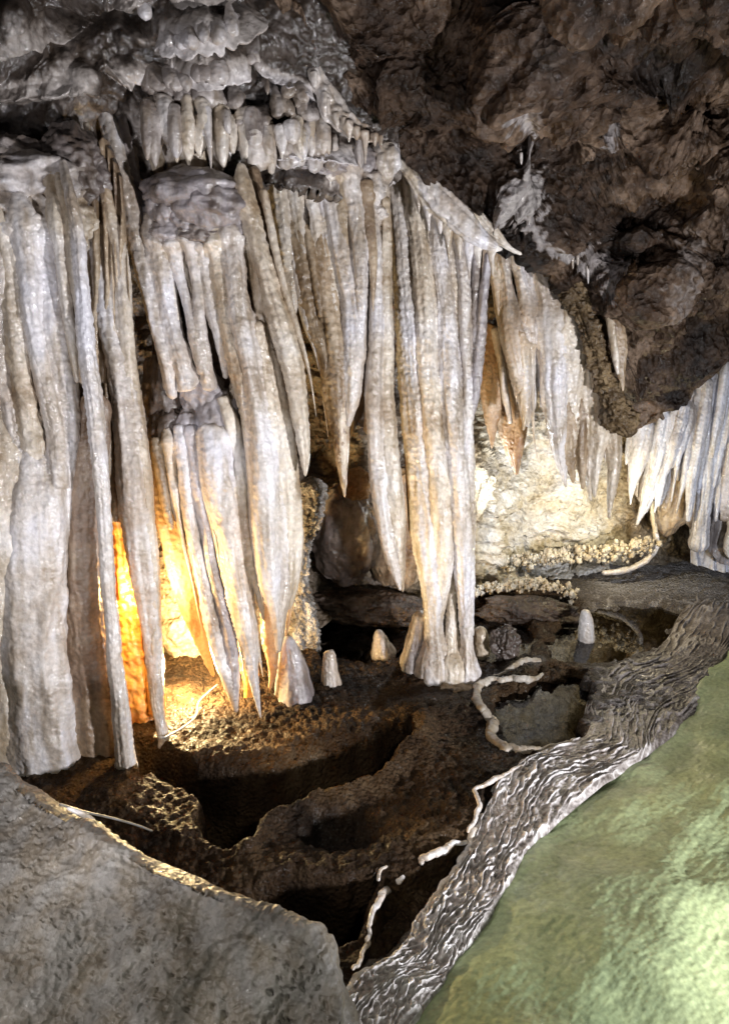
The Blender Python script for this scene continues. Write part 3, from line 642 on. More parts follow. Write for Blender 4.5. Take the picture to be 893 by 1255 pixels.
# ------------------------------------------------------------------ far left flowstone column (A)
yA = fY(50, 950)+.12
A = thing('flowstone_column', 'massive white flowstone column at the left edge with fluted strands', 'column', [*P(40, 950, yA)[:2], 0], 'thick flowstone columns at the left')
strand('trunk', [(0, 300, 40, .2), (0, 400, 110, .17), (2, 500, 146, .1), (6, 580, 156, .03), (8, 680, 146, 0), (8, 780, 142, 0), (12, 860, 156, 0), (20, 930, 176, 0), (24, 975, 190, 0)], yA, cream, A, squash=.55, flute=.10, step=.011, ring=.03)
strand('trunk', [(56, 420, 8, .1), (54, 520, 40, .07), (50, 600, 66, .03), (44, 690, 74, .01), (42, 780, 82), (48, 870, 92), (58, 940, 104), (62, 975, 116), (66, 1005, 130)], yA-.03, white, A, squash=.7, flute=.14)
def drape(name, top, bot, Y, material, parent, nflute=9, amp=.02, thick=.05, nu=None, label=None, pw=1.0, curve=0, seed=None, crust=0):
    SEED[0] += 1; sd = seed or SEED[0]
    a = np.array(top, float); b = np.array(bot, float)
    wpx = max(np.abs(a[-1, 0]-a[0, 0]), np.abs(b[-1, 0]-b[0, 0])); hpx = np.max(b[:, 1])-np.min(a[:, 1])
    nu = int(np.clip(wpx*Y/F/.006, 30, 260)); nv = int(np.clip(hpx*Y/F/.009, 20, 280))
    u = np.linspace(0, 1, nu)
    A_ = np.stack([np.interp(u, np.linspace(0, 1, len(a)), a[:, k]) for k in (0, 1)], 1); B_ = np.stack([np.interp(u, np.linspace(0, 1, len(b)), b[:, k]) for k in (0, 1)], 1)
    t = np.linspace(0, 1, nv)[:, None]
    px = A_[:, 0]*(1-t)+B_[:, 0]*t; py = A_[:, 1]*(1-t)+B_[:, 1]*t
    v = P(px, py, np.full(px.shape, Y)+curve*np.sin(u*np.pi)[None]).reshape(-1, 3)
    U = np.broadcast_to(u, px.shape).ravel(); V = np.broadcast_to(t, px.shape).ravel()
    n = normals(v, nu, nv)
    ph = U*nflute+fbm(np.stack([U*4, V*1.2, U*0], 1), 2, sd)*.9
    fl_ = 1-np.abs(((ph) % 1)*2-1)**2.2
    env = np.sin(np.pi*np.clip(U, .0, 1))**.4*sst(0, .06, 1-V)
    d = amp*(fl_-.4)*1.3+fbm(v*[16, 16, 4], 3, sd)*amp*.5+perlin(v*[20, 20, 60], sd+1)*.0022+fbm(v*55, 2, sd)*.002
    if crust: d = d+(.6-worley(v*30, sd)[0])*crust
    fr = v+n*d[:, None]; bk = v-n*(thick*env*(.6+.4*fl_))[:, None]
    f1 = gridfaces(nu, nv); k = nu*nv; f2 = gridfaces(nu, nv)[:, ::-1]+k
    edge = np.concatenate([np.arange(nu), np.arange(1, nv)*nu+nu-1, (nv-1)*nu+np.arange(nu-2, -1, -1), np.arange(nv-2, 0, -1)*nu])
    e2 = np.roll(edge, -1); side = np.stack([edge, edge+k, e2+k, e2], 1)
    return link(name, np.vstack([fr, bk]), np.vstack([f1, f2, side]), material, parent, label=label)
drape('curtain', [(-90, 230), (0, 230), (60, 232), (100, 200), (130, 170), (150, 220)], [(-90, 640), (0, 640), (60, 600), (95, 640), (150, 640), (165, 420)], yA+.15, tan, A, nflute=14, amp=.03)
blob('shoulder', 15, 222, 170, 90, yA+.13, dripm, A, depth=.6, lump=.22, wrinkle=.1)
blob('shoulder', 88, 205, 80, 80, yA+.13, mixed, A, depth=.6, lump=.22, wrinkle=.1)
blob('shoulder', 20, 275, 150, 90, yA+.10, white, A, depth=.6, lump=.2, wrinkle=.1)
blob('shoulder', 62, 268, 90, 80, yA+.10, cream, A, depth=.6, lump=.25, wrinkle=.08)
blob('shoulder', -40, 290, 110, 100, yA+.08, cream, A, depth=.6, lump=.2, wrinkle=.1)
for pts in [[(-12, 240, 14, .08), (-8, 300, 30), (-4, 400, 30), (0, 480, 30)], [(0, 225, 10, .08), (3, 270, 18), (12, 340, 20), (18, 400, 22), (26, 450, 24), (38, 520, 26), (52, 580, 26), (58, 640, 20)],
            [(28, 228, 14, .08), (30, 275, 26), (36, 330, 26), (42, 390, 22), (56, 460, 22), (70, 520, 22), (74, 600, 24)], [(48, 230, 12, .08), (52, 280, 24), (60, 330, 26), (70, 400, 30), (84, 470, 26), (90, 530, 18), (82, 620, 14), (76, 690, 10)],
            [(-2, 410, 12), (8, 470, 16), (22, 540, 20), (34, 600, 26), (40, 680, 26)], [(12, 235, 8, .08), (14, 285, 16), (22, 350, 14), (30, 420, 12), (40, 470, 8)], [(66, 215, 10, .06), (70, 262, 18), (78, 330, 16), (84, 390, 14), (92, 440, 10), (96, 470, 5)],
            [(44, 400, 12), (54, 470, 14), (66, 530, 14), (78, 560, 8)]]:
    strand('stalactite', pts, yA+.015+random.uniform(-.025, .02), random.choice([white, cream, white]), A)
# columns B, C and the orange one
yB = fY(122, 938)+.05
B = thing('flowstone_column', 'second column from the left edge, pinkish brown with a white strand down its right side', 'column', [*P(122, 938, yB)[:2], 0], 'thick flowstone columns at the left')
strand('trunk', [(118, 480, 34), (112, 560, 42), (106, 640, 50), (106, 720, 54), (110, 800, 60), (116, 870, 70), (122, 925, 82), (124, 955, 92), (126, 985, 104)], yB+.05, brown, B, squash=.7, label='pinkish brown fluted trunk')
strand('strand', [(76, 195, 8, .06), (86, 242, 12), (96, 295, 15), (101, 340, 15), (104, 400, 18), (114, 484, 20), (126, 600, 19), (131, 700, 18), (140, 800, 20), (148, 880, 24), (153, 920, 26), (156, 950, 34), (158, 985, 50)], yB-.05, white, B, label='slim white strand')
strand('strand', [(66, 195, 8, .06), (74, 232, 12), (84, 260, 14), (90, 320, 14), (98, 390, 10), (106, 450, 5)], yB-.02, cream, B)
yC = fY(200, 905)-.02
Cc = thing('flowstone_column', 'slender pale column just left of the orange glow, tapering to the ground', 'column', [*P(201, 905, yC)[:2], 0], 'thick flowstone columns at the left')
strand('trunk', [(90, 150, 8, .08), (100, 185, 14), (110, 250, 17), (119, 310, 19), (131, 400, 22), (146, 455, 30), (158, 520, 36), (164, 600, 38), (175, 700, 32), (184, 760, 24), (192, 850, 17), (200, 895, 15), (203, 915, 22), (204, 940, 36)], yC, white, Cc)
strand('strand', [(106, 150, 6, .08), (120, 195, 10), (135, 260, 15), (148, 310, 17), (156, 400, 17), (164, 480, 13), (175, 550, 13), (182, 620, 13), (189, 700, 13), (192, 790, 10), (196, 850, 5)], yC-.01, cream, Cc)
strand('strand', [(108, 190, 12), (122, 260, 14), (133, 320, 16), (144, 400, 14), (150, 440, 9)], yC+.01, cream, Cc)
O = thing('flowstone_column', 'glowing orange column behind the pale ones, beside the bright patch of ground', 'column', [*P(180, 905, yC+.16)[:2], 0], 'thick flowstone columns at the left')
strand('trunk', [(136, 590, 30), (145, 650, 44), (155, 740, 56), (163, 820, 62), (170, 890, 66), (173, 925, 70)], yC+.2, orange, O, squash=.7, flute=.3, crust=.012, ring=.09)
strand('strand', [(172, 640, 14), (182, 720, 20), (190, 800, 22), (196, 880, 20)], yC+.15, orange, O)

# ------------------------------------------------------------------ central left tiered drapery (D)
yD = 2.93
D = thing('flowstone_drapery', 'two-tiered flowstone with dark cushions and long stalactites left of centre', 'stalactite cluster', P(250, 600, yD+.2))
drape('backing', [(185, 285), (230, 285), (290, 280), (335, 300)], [(190, 600), (225, 640), (300, 690), (335, 640)], yD+.13, brown, D, nflute=11, amp=.025)
for (x, y, w_, h_, dy, mt_) in [(240, 236, 112, 52, .03, grey), (208, 256, 52, 52, .0, grey), (258, 252, 84, 56, -.005, grey), (232, 268, 50, 34, -.01, grey), (292, 240, 40, 40, .05, cream), (206, 286, 50, 34, .01, grey), (250, 288, 60, 32, .01, mixed), (284, 284, 44, 40, .02, grey),
    (200, 480, 50, 90, .10, mixed), (206, 530, 50, 70, .08, mixed), (246, 478, 54, 60, .07, grey), (268, 520, 60, 90, .07, grey), (236, 530, 44, 70, .07, grey), (296, 500, 36, 80, .09, cream)]:
    blob('cushion', x, y, w_, h_, yD+dy, mt_, D, depth=.9, lump=.17, wrinkle=.035, n=44)
for pts, mt in [([(128, 128, 14), (140, 175, 20), (150, 218, 20), (162, 270, 18), (172, 320, 17), (188, 385, 16), (203, 440, 15), (212, 490, 8)], white), ([(150, 150, 12), (160, 210, 16), (170, 260, 15), (178, 300, 8)], grey), ([(176, 300, 8), (186, 345, 12), (196, 400, 12), (206, 450, 14), (208, 480, 8)], white),
            ([(190, 285, 26), (198, 330, 26), (208, 390, 20), (222, 440, 26), (232, 480, 20)], white), ([(210, 290, 20), (220, 340, 12), (232, 385, 11), (240, 420, 15), (250, 460, 14)], white), ([(232, 290, 20), (238, 340, 11), (244, 390, 14), (252, 440, 16), (258, 480, 10)], white),
            ([(244, 290, 20), (252, 340, 12), (262, 390, 12), (272, 435, 10), (276, 465, 6)], white), ([(262, 290, 24), (270, 340, 22), (278, 390, 20), (290, 440, 22), (300, 500, 16)], cream), ([(200, 290, 12), (208, 350, 8), (216, 400, 7), (220, 430, 4)], cream),
            ([(284, 295, 24), (292, 360, 26), (302, 430, 30), (314, 500, 32), (322, 580, 34), (324, 650, 33), (331, 710, 26), (338, 760, 15), (343, 800, 3)], white),
            ([(300, 225, 16), (312, 280, 20), (325, 340, 22), (344, 400, 28), (358, 455, 25), (368, 515, 20), (373, 560, 13), (374, 584, 3)], cream),
            ([(305, 290, 12), (316, 345, 15), (320, 400, 15), (332, 457, 18), (346, 530, 22), (354, 600, 24), (357, 660, 24), (356, 710, 18), (351, 748, 4)], cream),
            ([(326, 540, 6), (338, 600, 13), (346, 650, 16), (350, 710, 14), (345, 770, 8), (340, 800, 3)], white),
            ([(222, 545, 12), (229, 610, 14), (240, 680, 14), (253, 740, 16), (266, 800, 18), (280, 840, 13), (290, 874, 3)], white),
            ([(236, 545, 14), (242, 600, 14), (251, 647, 14), (261, 700, 14), (273, 750, 15), (284, 800, 17), (289, 840, 11), (290, 868, 3)], grey),
            ([(262, 540, 36), (268, 590, 40), (282, 655, 36), (293, 725, 30), (304, 790, 21), (313, 845, 11), (320, 880, 2)], white),
            ([(278, 510, 12), (293, 560, 15), (300, 635, 16), (309, 690, 15), (318, 735, 9), (323, 760, 3)], cream),
            ([(206, 545, 14), (214, 600, 14), (222, 640, 8), (226, 670, 3)], cream), ([(192, 560, 10), (202, 610, 8), (212, 650, 4)], tan)]:
    strand('stalactite', pts, yD+random.uniform(-.02, .03), mt, D)
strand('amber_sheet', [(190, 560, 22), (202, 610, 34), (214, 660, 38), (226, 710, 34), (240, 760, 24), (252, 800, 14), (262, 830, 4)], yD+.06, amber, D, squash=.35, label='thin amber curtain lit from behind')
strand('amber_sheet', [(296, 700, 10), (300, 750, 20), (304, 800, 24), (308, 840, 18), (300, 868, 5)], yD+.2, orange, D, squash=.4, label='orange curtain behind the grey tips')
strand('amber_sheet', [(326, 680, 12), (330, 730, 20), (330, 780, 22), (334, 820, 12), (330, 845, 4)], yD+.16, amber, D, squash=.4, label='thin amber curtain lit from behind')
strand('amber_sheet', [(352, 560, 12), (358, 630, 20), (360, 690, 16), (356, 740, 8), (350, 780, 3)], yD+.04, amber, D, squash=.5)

# ------------------------------------------------------------------ middle drapery (F)
yF = 3.2
Fm = thing('flowstone_drapery', 'cream drapery of crowded stalactites between the tiered cushions and the tall column', 'stalactite cluster', P(400, 400, yF+.2))
drape('backing', [(335, 215), (400, 205), (478, 220)], [(340, 400), (358, 405), (384, 410), (400, 500), (418, 560), (438, 520), (478, 560)], yF+.14, tan, Fm, nflute=10, amp=.03)
for (x, y, w_, h_, dy, mt_) in [(378, 192, 60, 36, .03, grey), (412, 186, 60, 34, .04, grey), (396, 206, 70, 28, .02, grey), (438, 200, 48, 40, .05, grey), (452, 232, 46, 40, .05, white), (436, 252, 34, 40, .05, grey), (462, 262, 30, 26, .05, white), (350, 215, 36, 34, .04, cream), (332, 222, 30, 30, .04, white), (470, 200, 40, 50, .07, white)]:
    blob('cushion', x, y, w_, h_, yF+dy, mt_, Fm, depth=.9, lump=.18, wrinkle=.04, n=40)
for pts, mt in [([(338, 212, 16), (345, 260, 18), (352, 320, 16), (358, 372, 10), (360, 395, 3)], cream), ([(356, 206, 20), (364, 260, 14), (370, 300, 10), (374, 336, 3)], cream), ([(377, 200, 18), (381, 240, 12), (387, 285, 11), (388, 337, 5)], cream), ([(371, 225, 8), (374, 265, 6), (377, 300, 4)], white),
            ([(396, 205, 28), (404, 240, 22), (412, 280, 22), (421, 320, 25), (429, 370, 25), (434, 430, 26), (432, 480, 20), (427, 524, 4)], white), ([(412, 215, 16), (414, 245, 7), (416, 270, 3)], white), ([(430, 215, 22), (436, 260, 18), (442, 320, 18), (442, 380, 15), (441, 440, 8)], white), ([(420, 220, 14), (424, 250, 8), (426, 275, 4)], cream),
            ([(393, 300, 22), (400, 360, 26), (407, 420, 32), (411, 480, 30), (416, 530, 20), (419, 580, 10), (422, 610, 2)], tan), ([(362, 290, 16), (372, 345, 20), (382, 395, 15), (394, 430, 8), (404, 470, 3)], tan), ([(398, 270, 12), (405, 320, 13), (411, 375, 11), (415, 420, 3)], cream), ([(380, 300, 10), (388, 350, 11), (392, 390, 4)], tan),
            ([(400, 420, 14), (412, 470, 14), (418, 520, 14), (420, 560, 8), (421, 596, 2)], cream), ([(455, 240, 10), (456, 290, 9), (457, 330, 4)], white), ([(345, 400, 10), (352, 450, 16), (362, 500, 12), (366, 540, 4)], tan)]:
    strand('stalactite', pts, yF+random.uniform(-.02, .04), mt, Fm)
F8 = thing('stalactite', 'long single stalactite with a sharp tip hanging just left of the tall column', 'stalactite', P(470, 300, 3.24))
strand('strand', [(452, 235, 14), (457, 300, 17), (461, 380, 19), (458, 470, 22), (462, 560, 24), (468, 620, 23), (480, 685, 19), (491, 724, 3)], 3.22, white, F8)
strand('strand', [(472, 240, 10), (474, 310, 12), (475, 400, 13), (474, 480, 17), (479, 560, 22), (485, 630, 22), (491, 690, 14), (493, 726, 2)], 3.24, cream, F8)

# ------------------------------------------------------------------ tall column (G)
yG = fY(545, 828)+.02
G = thing('tall_column', 'tall white fluted column standing on a flared foot in the centre', 'column', [*P(540, 830, yG)[:2], 0])
drape('backing', [(476, 195), (510, 200), (560, 262), (604, 310)], [(500, 650), (520, 700), (560, 700), (574, 520)], yG+.07, brown, G, nflute=7, amp=.025)
for pts, mt in [([(480, 185, 20), (487, 240, 24), (494, 317, 26), (502, 442, 29), (509, 520, 31), (516, 580, 34), (524, 660, 38), (529, 720, 30), (531, 765, 25), (531, 790, 32), (530, 815, 58), (529, 838, 94)], white),
                ([(500, 205, 20), (509, 270, 25), (518, 348, 27), (526, 473, 29), (533, 543, 30), (541, 637, 32), (543, 700, 24), (541, 740, 12), (538, 765, 4)], cream),
                ([(532, 245, 18), (538, 300, 20), (545, 379, 22), (551, 473, 28), (557, 543, 32), (563, 637, 31), (568, 715, 21), (571, 770, 16), (572, 800, 18), (573, 820, 28), (573, 836, 34)], white),
                ([(528, 240, 8), (534, 320, 8), (538, 420, 8), (541, 500, 5)], cream), ([(550, 272, 12), (556, 350, 12), (560, 442, 12), (566, 520, 10), (572, 600, 6)], cream),
                ([(560, 285, 12), (568, 348, 15), (571, 430, 14), (573, 500, 13), (576, 600, 12), (577, 700, 10), (576, 780, 8)], white), ([(598, 308, 8), (593, 360, 11), (587, 430, 13), (581, 490, 10), (575, 522, 3)], grey), ([(582, 300, 10), (582, 360, 10), (580, 420, 10), (577, 500, 5)], grey),
                ([(556, 690, 10, .04), (553, 760, 14, .04), (553, 795, 26, .03), (554, 820, 50, .0), (554, 838, 70)], cream)]:
    strand('strand', pts, yG+random.uniform(-.015, .02), mt, G, grain=.003)
strand('foot', [(514, 748, 16), (513, 780, 30), (510, 810, 44), (508, 836, 58)], yG+.07, mixed, G, label='dim brown mound behind the flared foot')
blob('foot', 545, 836, 104, 30, yG, tan, G, depth=.8, lump=.1)
H_ = thing('flowstone_ledge', 'smooth cream ledge slanting down from the mass to the brown ceiling', 'ledge', P(560, 250, 3.3))
strand('rim', [(455, 158, 8, .02), (476, 170, 12), (502, 194, 16), (530, 220, 18), (558, 244, 20), (584, 266, 18), (606, 288, 14), (624, 304, 6), (640, 312, 3)], 3.40, cream, H_, squash=.7, flute=.4, ring=.12)
strand('rim', [(462, 168, 6, .02), (484, 190, 12), (508, 216, 20), (534, 246, 24), (560, 270, 22), (584, 290, 16), (604, 302, 8), (616, 306, 3)], 3.36, cream, H_, squash=.7, flute=.35, ring=.12)
strand('rim', [(500, 204, 6, .02), (520, 224, 16), (546, 252, 24), (572, 276, 22), (592, 294, 12), (608, 304, 4)], 3.35, white, H_, squash=.7, flute=.3, ring=.1)
for x, y, h in [(512, 236, 26), (524, 250, 34), (538, 266, 22), (549, 278, 40), (562, 290, 30), (574, 300, 44), (586, 306, 24), (602, 308, 30)]:
    strand('drip', [(x-2, y-16, 8, .03), (x-1, y-4, 10), (x, y+h*.5, 6), (x+1, y+h, 1.5)], 3.38, random.choice([white, cream]), H_)

# ------------------------------------------------------------------ right-centre drapery (I)
shieldm = mat('shield_calcite', [(.36, .20, .10), (.58, .40, .24), (.70, .58, .44)], streak=.35, coat=.3)
yI = 4.05
I_ = thing('flowstone_drapery', 'pale lobed drapery under the brown seam right of the tall column', 'stalactite cluster', P(670, 420, yI+.2))
drape('backing', [(612, 305), (650, 318), (690, 362), (730, 430), (757, 520)], [(616, 380), (640, 470), (672, 470), (700, 540), (735, 560), (757, 560)], yI+.12, tan, I_, nflute=8, amp=.04)
for pts, mt in [([(599, 304, 12), (597, 335, 9), (594, 368, 2)], white), ([(612, 306, 16), (620, 345, 13), (624, 385, 22), (630, 420, 26), (638, 460, 24), (644, 500, 14), (647, 524, 3)], white), ([(630, 312, 12), (638, 345, 13), (646, 380, 15), (650, 420, 12)], white), ([(648, 315, 22), (652, 350, 24), (652, 390, 26), (655, 440, 16), (653, 490, 8), (652, 505, 3)], white),
            ([(662, 340, 24), (672, 380, 34), (677, 430, 36), (680, 490, 30), (684, 545, 18), (693, 598, 3)], white), ([(684, 362, 22), (694, 390, 34), (699, 430, 36), (699, 480, 30), (704, 530, 16), (706, 560, 4)], cream), ([(706, 385, 22), (716, 425, 28), (721, 480, 24), (723, 540, 17), (722, 590, 10), (723, 614, 2)], cream),
            ([(724, 430, 18), (732, 480, 22), (735, 530, 20), (730, 575, 10), (728, 610, 3)], cream), ([(738, 460, 14), (747, 500, 20), (752, 545, 19), (750, 590, 13), (745, 636, 3)], cream), ([(636, 400, 14), (642, 450, 14), (643, 500, 8), (641, 528, 3)], cream), ([(664, 420, 10), (666, 460, 10), (664, 500, 4)], grey),
            ([(690, 480, 18), (696, 530, 20), (699, 570, 12), (702, 592, 4)], tan), ([(712, 500, 12), (712, 560, 12), (714, 600, 4)], tan)]:
    strand('stalactite', pts, yI+random.uniform(-.03, .05), mt, I_)
blob('shoulder', 640, 400, 44, 66, yI+.02, white, I_, depth=.8, lump=.2); blob('shoulder', 680, 395, 50, 70, yI+.02, white, I_, depth=.8, lump=.2)
J = thing('drapery_shield', 'tan and orange pointed draperies hanging at the back right of the tall column', 'stalactite cluster', P(610, 430, 4.5))
strand('stalactite', [(598, 395, 12), (598, 430, 20), (600, 480, 24), (602, 520, 14), (602, 550, 2)], 4.4, shieldm, J, squash=.5)
strand('stalactite', [(612, 400, 20), (618, 450, 34), (626, 510, 38), (630, 550, 22), (632, 582, 3)], 4.45, shieldm, J, squash=.4)
strand('stalactite', [(640, 490, 12), (637, 530, 14), (634, 560, 8), (632, 582, 2)], 4.4, shieldm, J, squash=.5, label='thin orange edge')
strand('stalactite', [(608, 400, 8), (612, 440, 7), (620, 490, 5), (626, 520, 3)], 4.36, white, J)
K = thing('rock_seam', 'narrow ochre brown rib of rock curving along the ceiling edge', 'rock', P(720, 420, 4.0))
strand('rib', [(655, 322, 12), (680, 333, 22), (702, 358, 26), (718, 395, 26), (730, 430, 22), (742, 465, 20), (752, 495, 22), (764, 520, 26), (772, 536, 10)], 3.92, seamm, K, flute=.7, ring=.3, squash=.9, crust=.03, grain=.006)
Lc = thing('stalactite', 'tan curtain stalactite hanging alone from the brown ceiling', 'stalactite', P(750, 350, 3.85))
strand('strand', [(746, 338, 10), (748, 365, 16), (753, 395, 18), (758, 425, 18), (761, 455, 10), (763, 480, 2)], 3.85, tan, Lc, squash=.5)
strand('strand', [(744, 350, 5), (748, 400, 6), (754, 440, 5), (757, 460, 2)], 3.83, cream, Lc)
for i, (x, y, h) in enumerate([(663, 296, 10), (672, 300, 6), (702, 312, 18), (707, 316, 10), (720, 328, 20), (731, 333, 10), (638, 190, 12), (642, 216, 10), (640, 232, 16), (648, 262, 14), (622, 240, 14), (630, 262, 8), (737, 352, 9)]):
    o = strand('soda_straw', [(x, y-4, 4), (x, y+h*.5, 3), (x, y+h, 1.2)], float(idw(cctrl, np.array([x*1.]), np.array([y*1.]))[0])-.03, white, None, step=.006)
    tag(o, 'tiny white drip stalactite on the brown ceiling', 'stalactite', 'tiny drips on the brown ceiling')

# ------------------------------------------------------------------ right curtains (M)
yM = 5.0
bluew = mat('cool_white_calcite', [(.40, .38, .40), (.62, .62, .68), (.78, .79, .87)], streak=.3, coat=.9)
Mr = thing('flowstone_curtain', 'bluish white pleated curtain at the right edge reaching the ground', 'stalactite cluster', P(840, 670, yM+.2))
drape('backing', [(775, 520), (800, 505), (835, 485), (870, 455), (900, 435), (1000, 390)], [(768, 590), (785, 620), (808, 575), (838, 640), (880, 690), (1000, 715)], yM+.12, grey, Mr, nflute=14, amp=.05)
for pts, mt in [([(794, 512, 16), (788, 540, 24), (780, 570, 20), (774, 600, 8), (772, 614, 2)], bluew), ([(816, 500, 20), (808, 540, 22), (800, 580, 18), (790, 615, 12), (780, 644, 3)], bluew), ([(806, 508, 10), (800, 545, 10), (794, 590, 7), (786, 625, 3)], grey), ([(838, 488, 22), (832, 520, 26), (824, 548, 22), (818, 575, 8)], bluew), ([(852, 478, 14), (846, 520, 15), (838, 560, 13), (830, 590, 4)], bluew),
            ([(866, 462, 14), (860, 510, 15), (852, 560, 14), (846, 600, 12), (842, 640, 5)], bluew), ([(886, 446, 18), (878, 490, 20), (870, 541, 20), (862, 616, 20), (856, 655, 22), (852, 676, 30)], bluew), ([(905, 430, 22), (900, 500, 22), (893, 580, 22), (886, 640, 12)], grey), ([(930, 420, 30), (925, 520, 34), (915, 620, 40), (910, 690, 50)], bluew), ([(877, 455, 8), (870, 500, 8), (862, 550, 7), (854, 600, 5)], bluew), ([(895, 460, 9), (890, 520, 9), (882, 580, 8), (876, 640, 5)], bluew), ([(826, 496, 8), (818, 540, 8), (810, 580, 6), (804, 605, 2)], bluew)]:
    strand('stalactite', pts, yM+random.uniform(-.04, .04), mt, Mr, flute=.2)
blob('lobe', 822, 610, 52, 96, yM+.15, tan, Mr, depth=.8, lump=.12, label='smooth tan lobe')
for i in range(34):
    x0 = random.uniform(775, 960); y0 = interp_curve(CE, x0)-8; ln_ = random.uniform(70, 190); sl = -.13-.1*random.random()
    w_ = random.uniform(5, 11); yb_ = min(y0+ln_, 520+max(0, (x0-775))*1.1+random.uniform(40, 90))
    if yb_ < y0+30: continue
    L_ = yb_-y0; strand('stalactite', [(x0, y0, w_*.7), (x0+sl*L_*.3, y0+L_*.3, w_), (x0+sl*L_*.7, y0+L_*.7, w_*.8), (x0+sl*L_, yb_, 1.5)], yM+random.uniform(-.06, .08), random.choice([bluew, bluew, bluew]), Mr)
strand('edge', [(798, 610, 4), (800, 635, 5), (803, 655, 6), (803, 672, 5)], yM+.02, popm, Mr, label='bright crusted edge', ring=.2)
drape('lower_curtain', [(840, 560), (870, 555), (900, 550), (1000, 540)], [(846, 690), (880, 700), (920, 705), (1000, 720)], yM+.22, bluew, Mr, nflute=7, amp=.03)
yK = fY(850, 678)+.0
Kn = thing('flowstone_mound', 'cluster of rounded bluish white knobs at the foot of the right curtain', 'flowstone', [*P(855, 680, yK)[:2], 0])
for (x, y, w, h) in [(850, 668, 34, 32), (832, 676, 30, 26), (870, 650, 26, 30), (884, 664, 26, 30), (834, 660, 22, 22), (862, 640, 22, 26), (878, 632, 22, 26), (900, 650, 30, 44), (806, 668, 18, 16), (820, 690, 30, 18), (893, 684, 40, 24)]:
    blob('knob', x, y, w, h, yK+random.uniform(-.03, .06), white, Kn, n=22, lump=.12)

# ------------------------------------------------------------------ shelves and crusts at the back
def popcorn(name, line, Y0, parent, n, r=(4, 8), material=popm, spread=(3, 6), label=None, hang=0):
    """knobbly crust: a cluster of fused nodules along a line"""
    vs = []; fs = []; off = 0
    ln = cr(np.array([(a, b, 0) for a, b in line], float), n)
    for i in range(n):
        for q in range(2):
            x = ln[i, 0]+random.gauss(0, spread[0]*1.5); y = ln[i, 1]+random.gauss(0, spread[1]*.5)+(random.random()**2*hang)
            rr = (r[0]+(r[1]*1.35-r[0])*random.random()**2.2)/2; nu, nv = 12, 8
            U, V = np.meshgrid(np.linspace(0, 2*np.pi, nu, endpoint=False), np.linspace(.05, np.pi-.05, nv))
            d = np.stack([np.cos(U)*np.sin(V), np.sin(U)*np.sin(V), np.cos(V)], -1).reshape(-1, 3)
            Y = Y0+.02
            v = P(x, y, Y+random.uniform(-.04, .04))+d*(rr*Y/F)*(1+.8*perlin(d*1.9+off*.1, 3))[:, None]*[1, 1, random.uniform(.9, 1.5)]
            vs.append(v); fs.append(gridfaces(nu, nv, True)[:, ::-1]+off); off += len(v)
    return link(name, np.vstack(vs), np.vstack(fs), material, parent, label=label)
def shelf(label, line, Y, th, dep, mtop, pop_r, n, hang=4):
    cx = np.mean([p[0] for p in line]); cy = np.mean([p[1] for p in line])
    t = thing('rock_shelf', label, 'rock shelf', P(cx, cy, Y+.1))
    strand('ledge', [(a, b+th*.35, th) for a, b in line], Y+dep, mtop, t, squash=2.2, flute=.3, ring=.15)
    popcorn('popcorn_crust', line, Y, t, n, pop_r, hang=hang)
    return t
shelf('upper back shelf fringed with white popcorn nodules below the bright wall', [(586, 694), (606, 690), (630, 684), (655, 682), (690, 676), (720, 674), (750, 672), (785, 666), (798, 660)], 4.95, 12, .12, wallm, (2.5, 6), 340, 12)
shelf('lower back shelf with a thin white crusted lip above the dark recess', [(584, 722), (604, 718), (625, 716), (648, 713), (675, 716), (695, 722), (706, 728)], 4.55, 12, .12, rockm, (2.5, 5), 120, 6)
t = thing('rimstone_dam', 'bright curved white rim ending the upper back shelf on the right', 'rimstone', floorP(770, 698, 0), 'rimstone rims')
strand('rim', [(736, 702, 6), (758, 700, 8), (778, 694, 8), (795, 683, 8), (804, 668, 7), (803, 652, 5)], 5.0, rimm, t, ring=.15)
def block(name, label, cx, cy, w, h, Y, material, **k):
    t = thing(name, label, 'rock', P(cx, cy+h/2, Y)); blob('body', cx, cy, w, h, Y, material, t, **k); return t
pillm = mat('crusted_rock', [(.14, .12, .10), (.36, .34, .32), (.66, .64, .62)], bscale=90, bump=1, coat=.2, bdist=.012, bigscale=14)
t = thing('rock_pillar', 'crusty grey white pillar of crystals behind the long cream stalactites', 'rock', P(372, 780, 3.75))
strand('body', [(384, 585, 34), (380, 620, 34), (370, 670, 26), (366, 715, 24), (368, 745, 38), (370, 775, 44), (372, 810, 40)], 3.8, pillm, t, crust=.035, flute=.25)
block('rock_lobe', 'rounded grey brown flowstone lobe on the back wall left of the long stalactite', 425, 655, 84, 130, 4.25, mixed, depth=.6, lump=.12, wrinkle=.06)
block('rock_lobe', 'tan flowstone lobe on the back wall behind the long stalactite tip', 492, 650, 86, 150, 4.4, tan, depth=.5, lump=.14, wrinkle=.06)
block('rock_lobe', 'amber knob of flowstone on top of the back wall lobes', 436, 594, 44, 40, 4.2, amber, depth=.6, lump=.14)
block('rock_lobe', 'dark crusty underside of rock above the dark pool', 450, 745, 170, 44, 4.3, rockm, depth=.4, lump=.2, crust=.08)
block('rock', 'blue grey rock in the dark pool right of the tall column', 618, 790, 34, 44, fY(618, 808), mixed, depth=.9, lump=.3, wrinkle=.15)
block('rock', 'dark rock mass under the lower back shelf', 650, 752, 130, 40, 4.45, rockm, depth=.4, lump=.25, crust=.06)

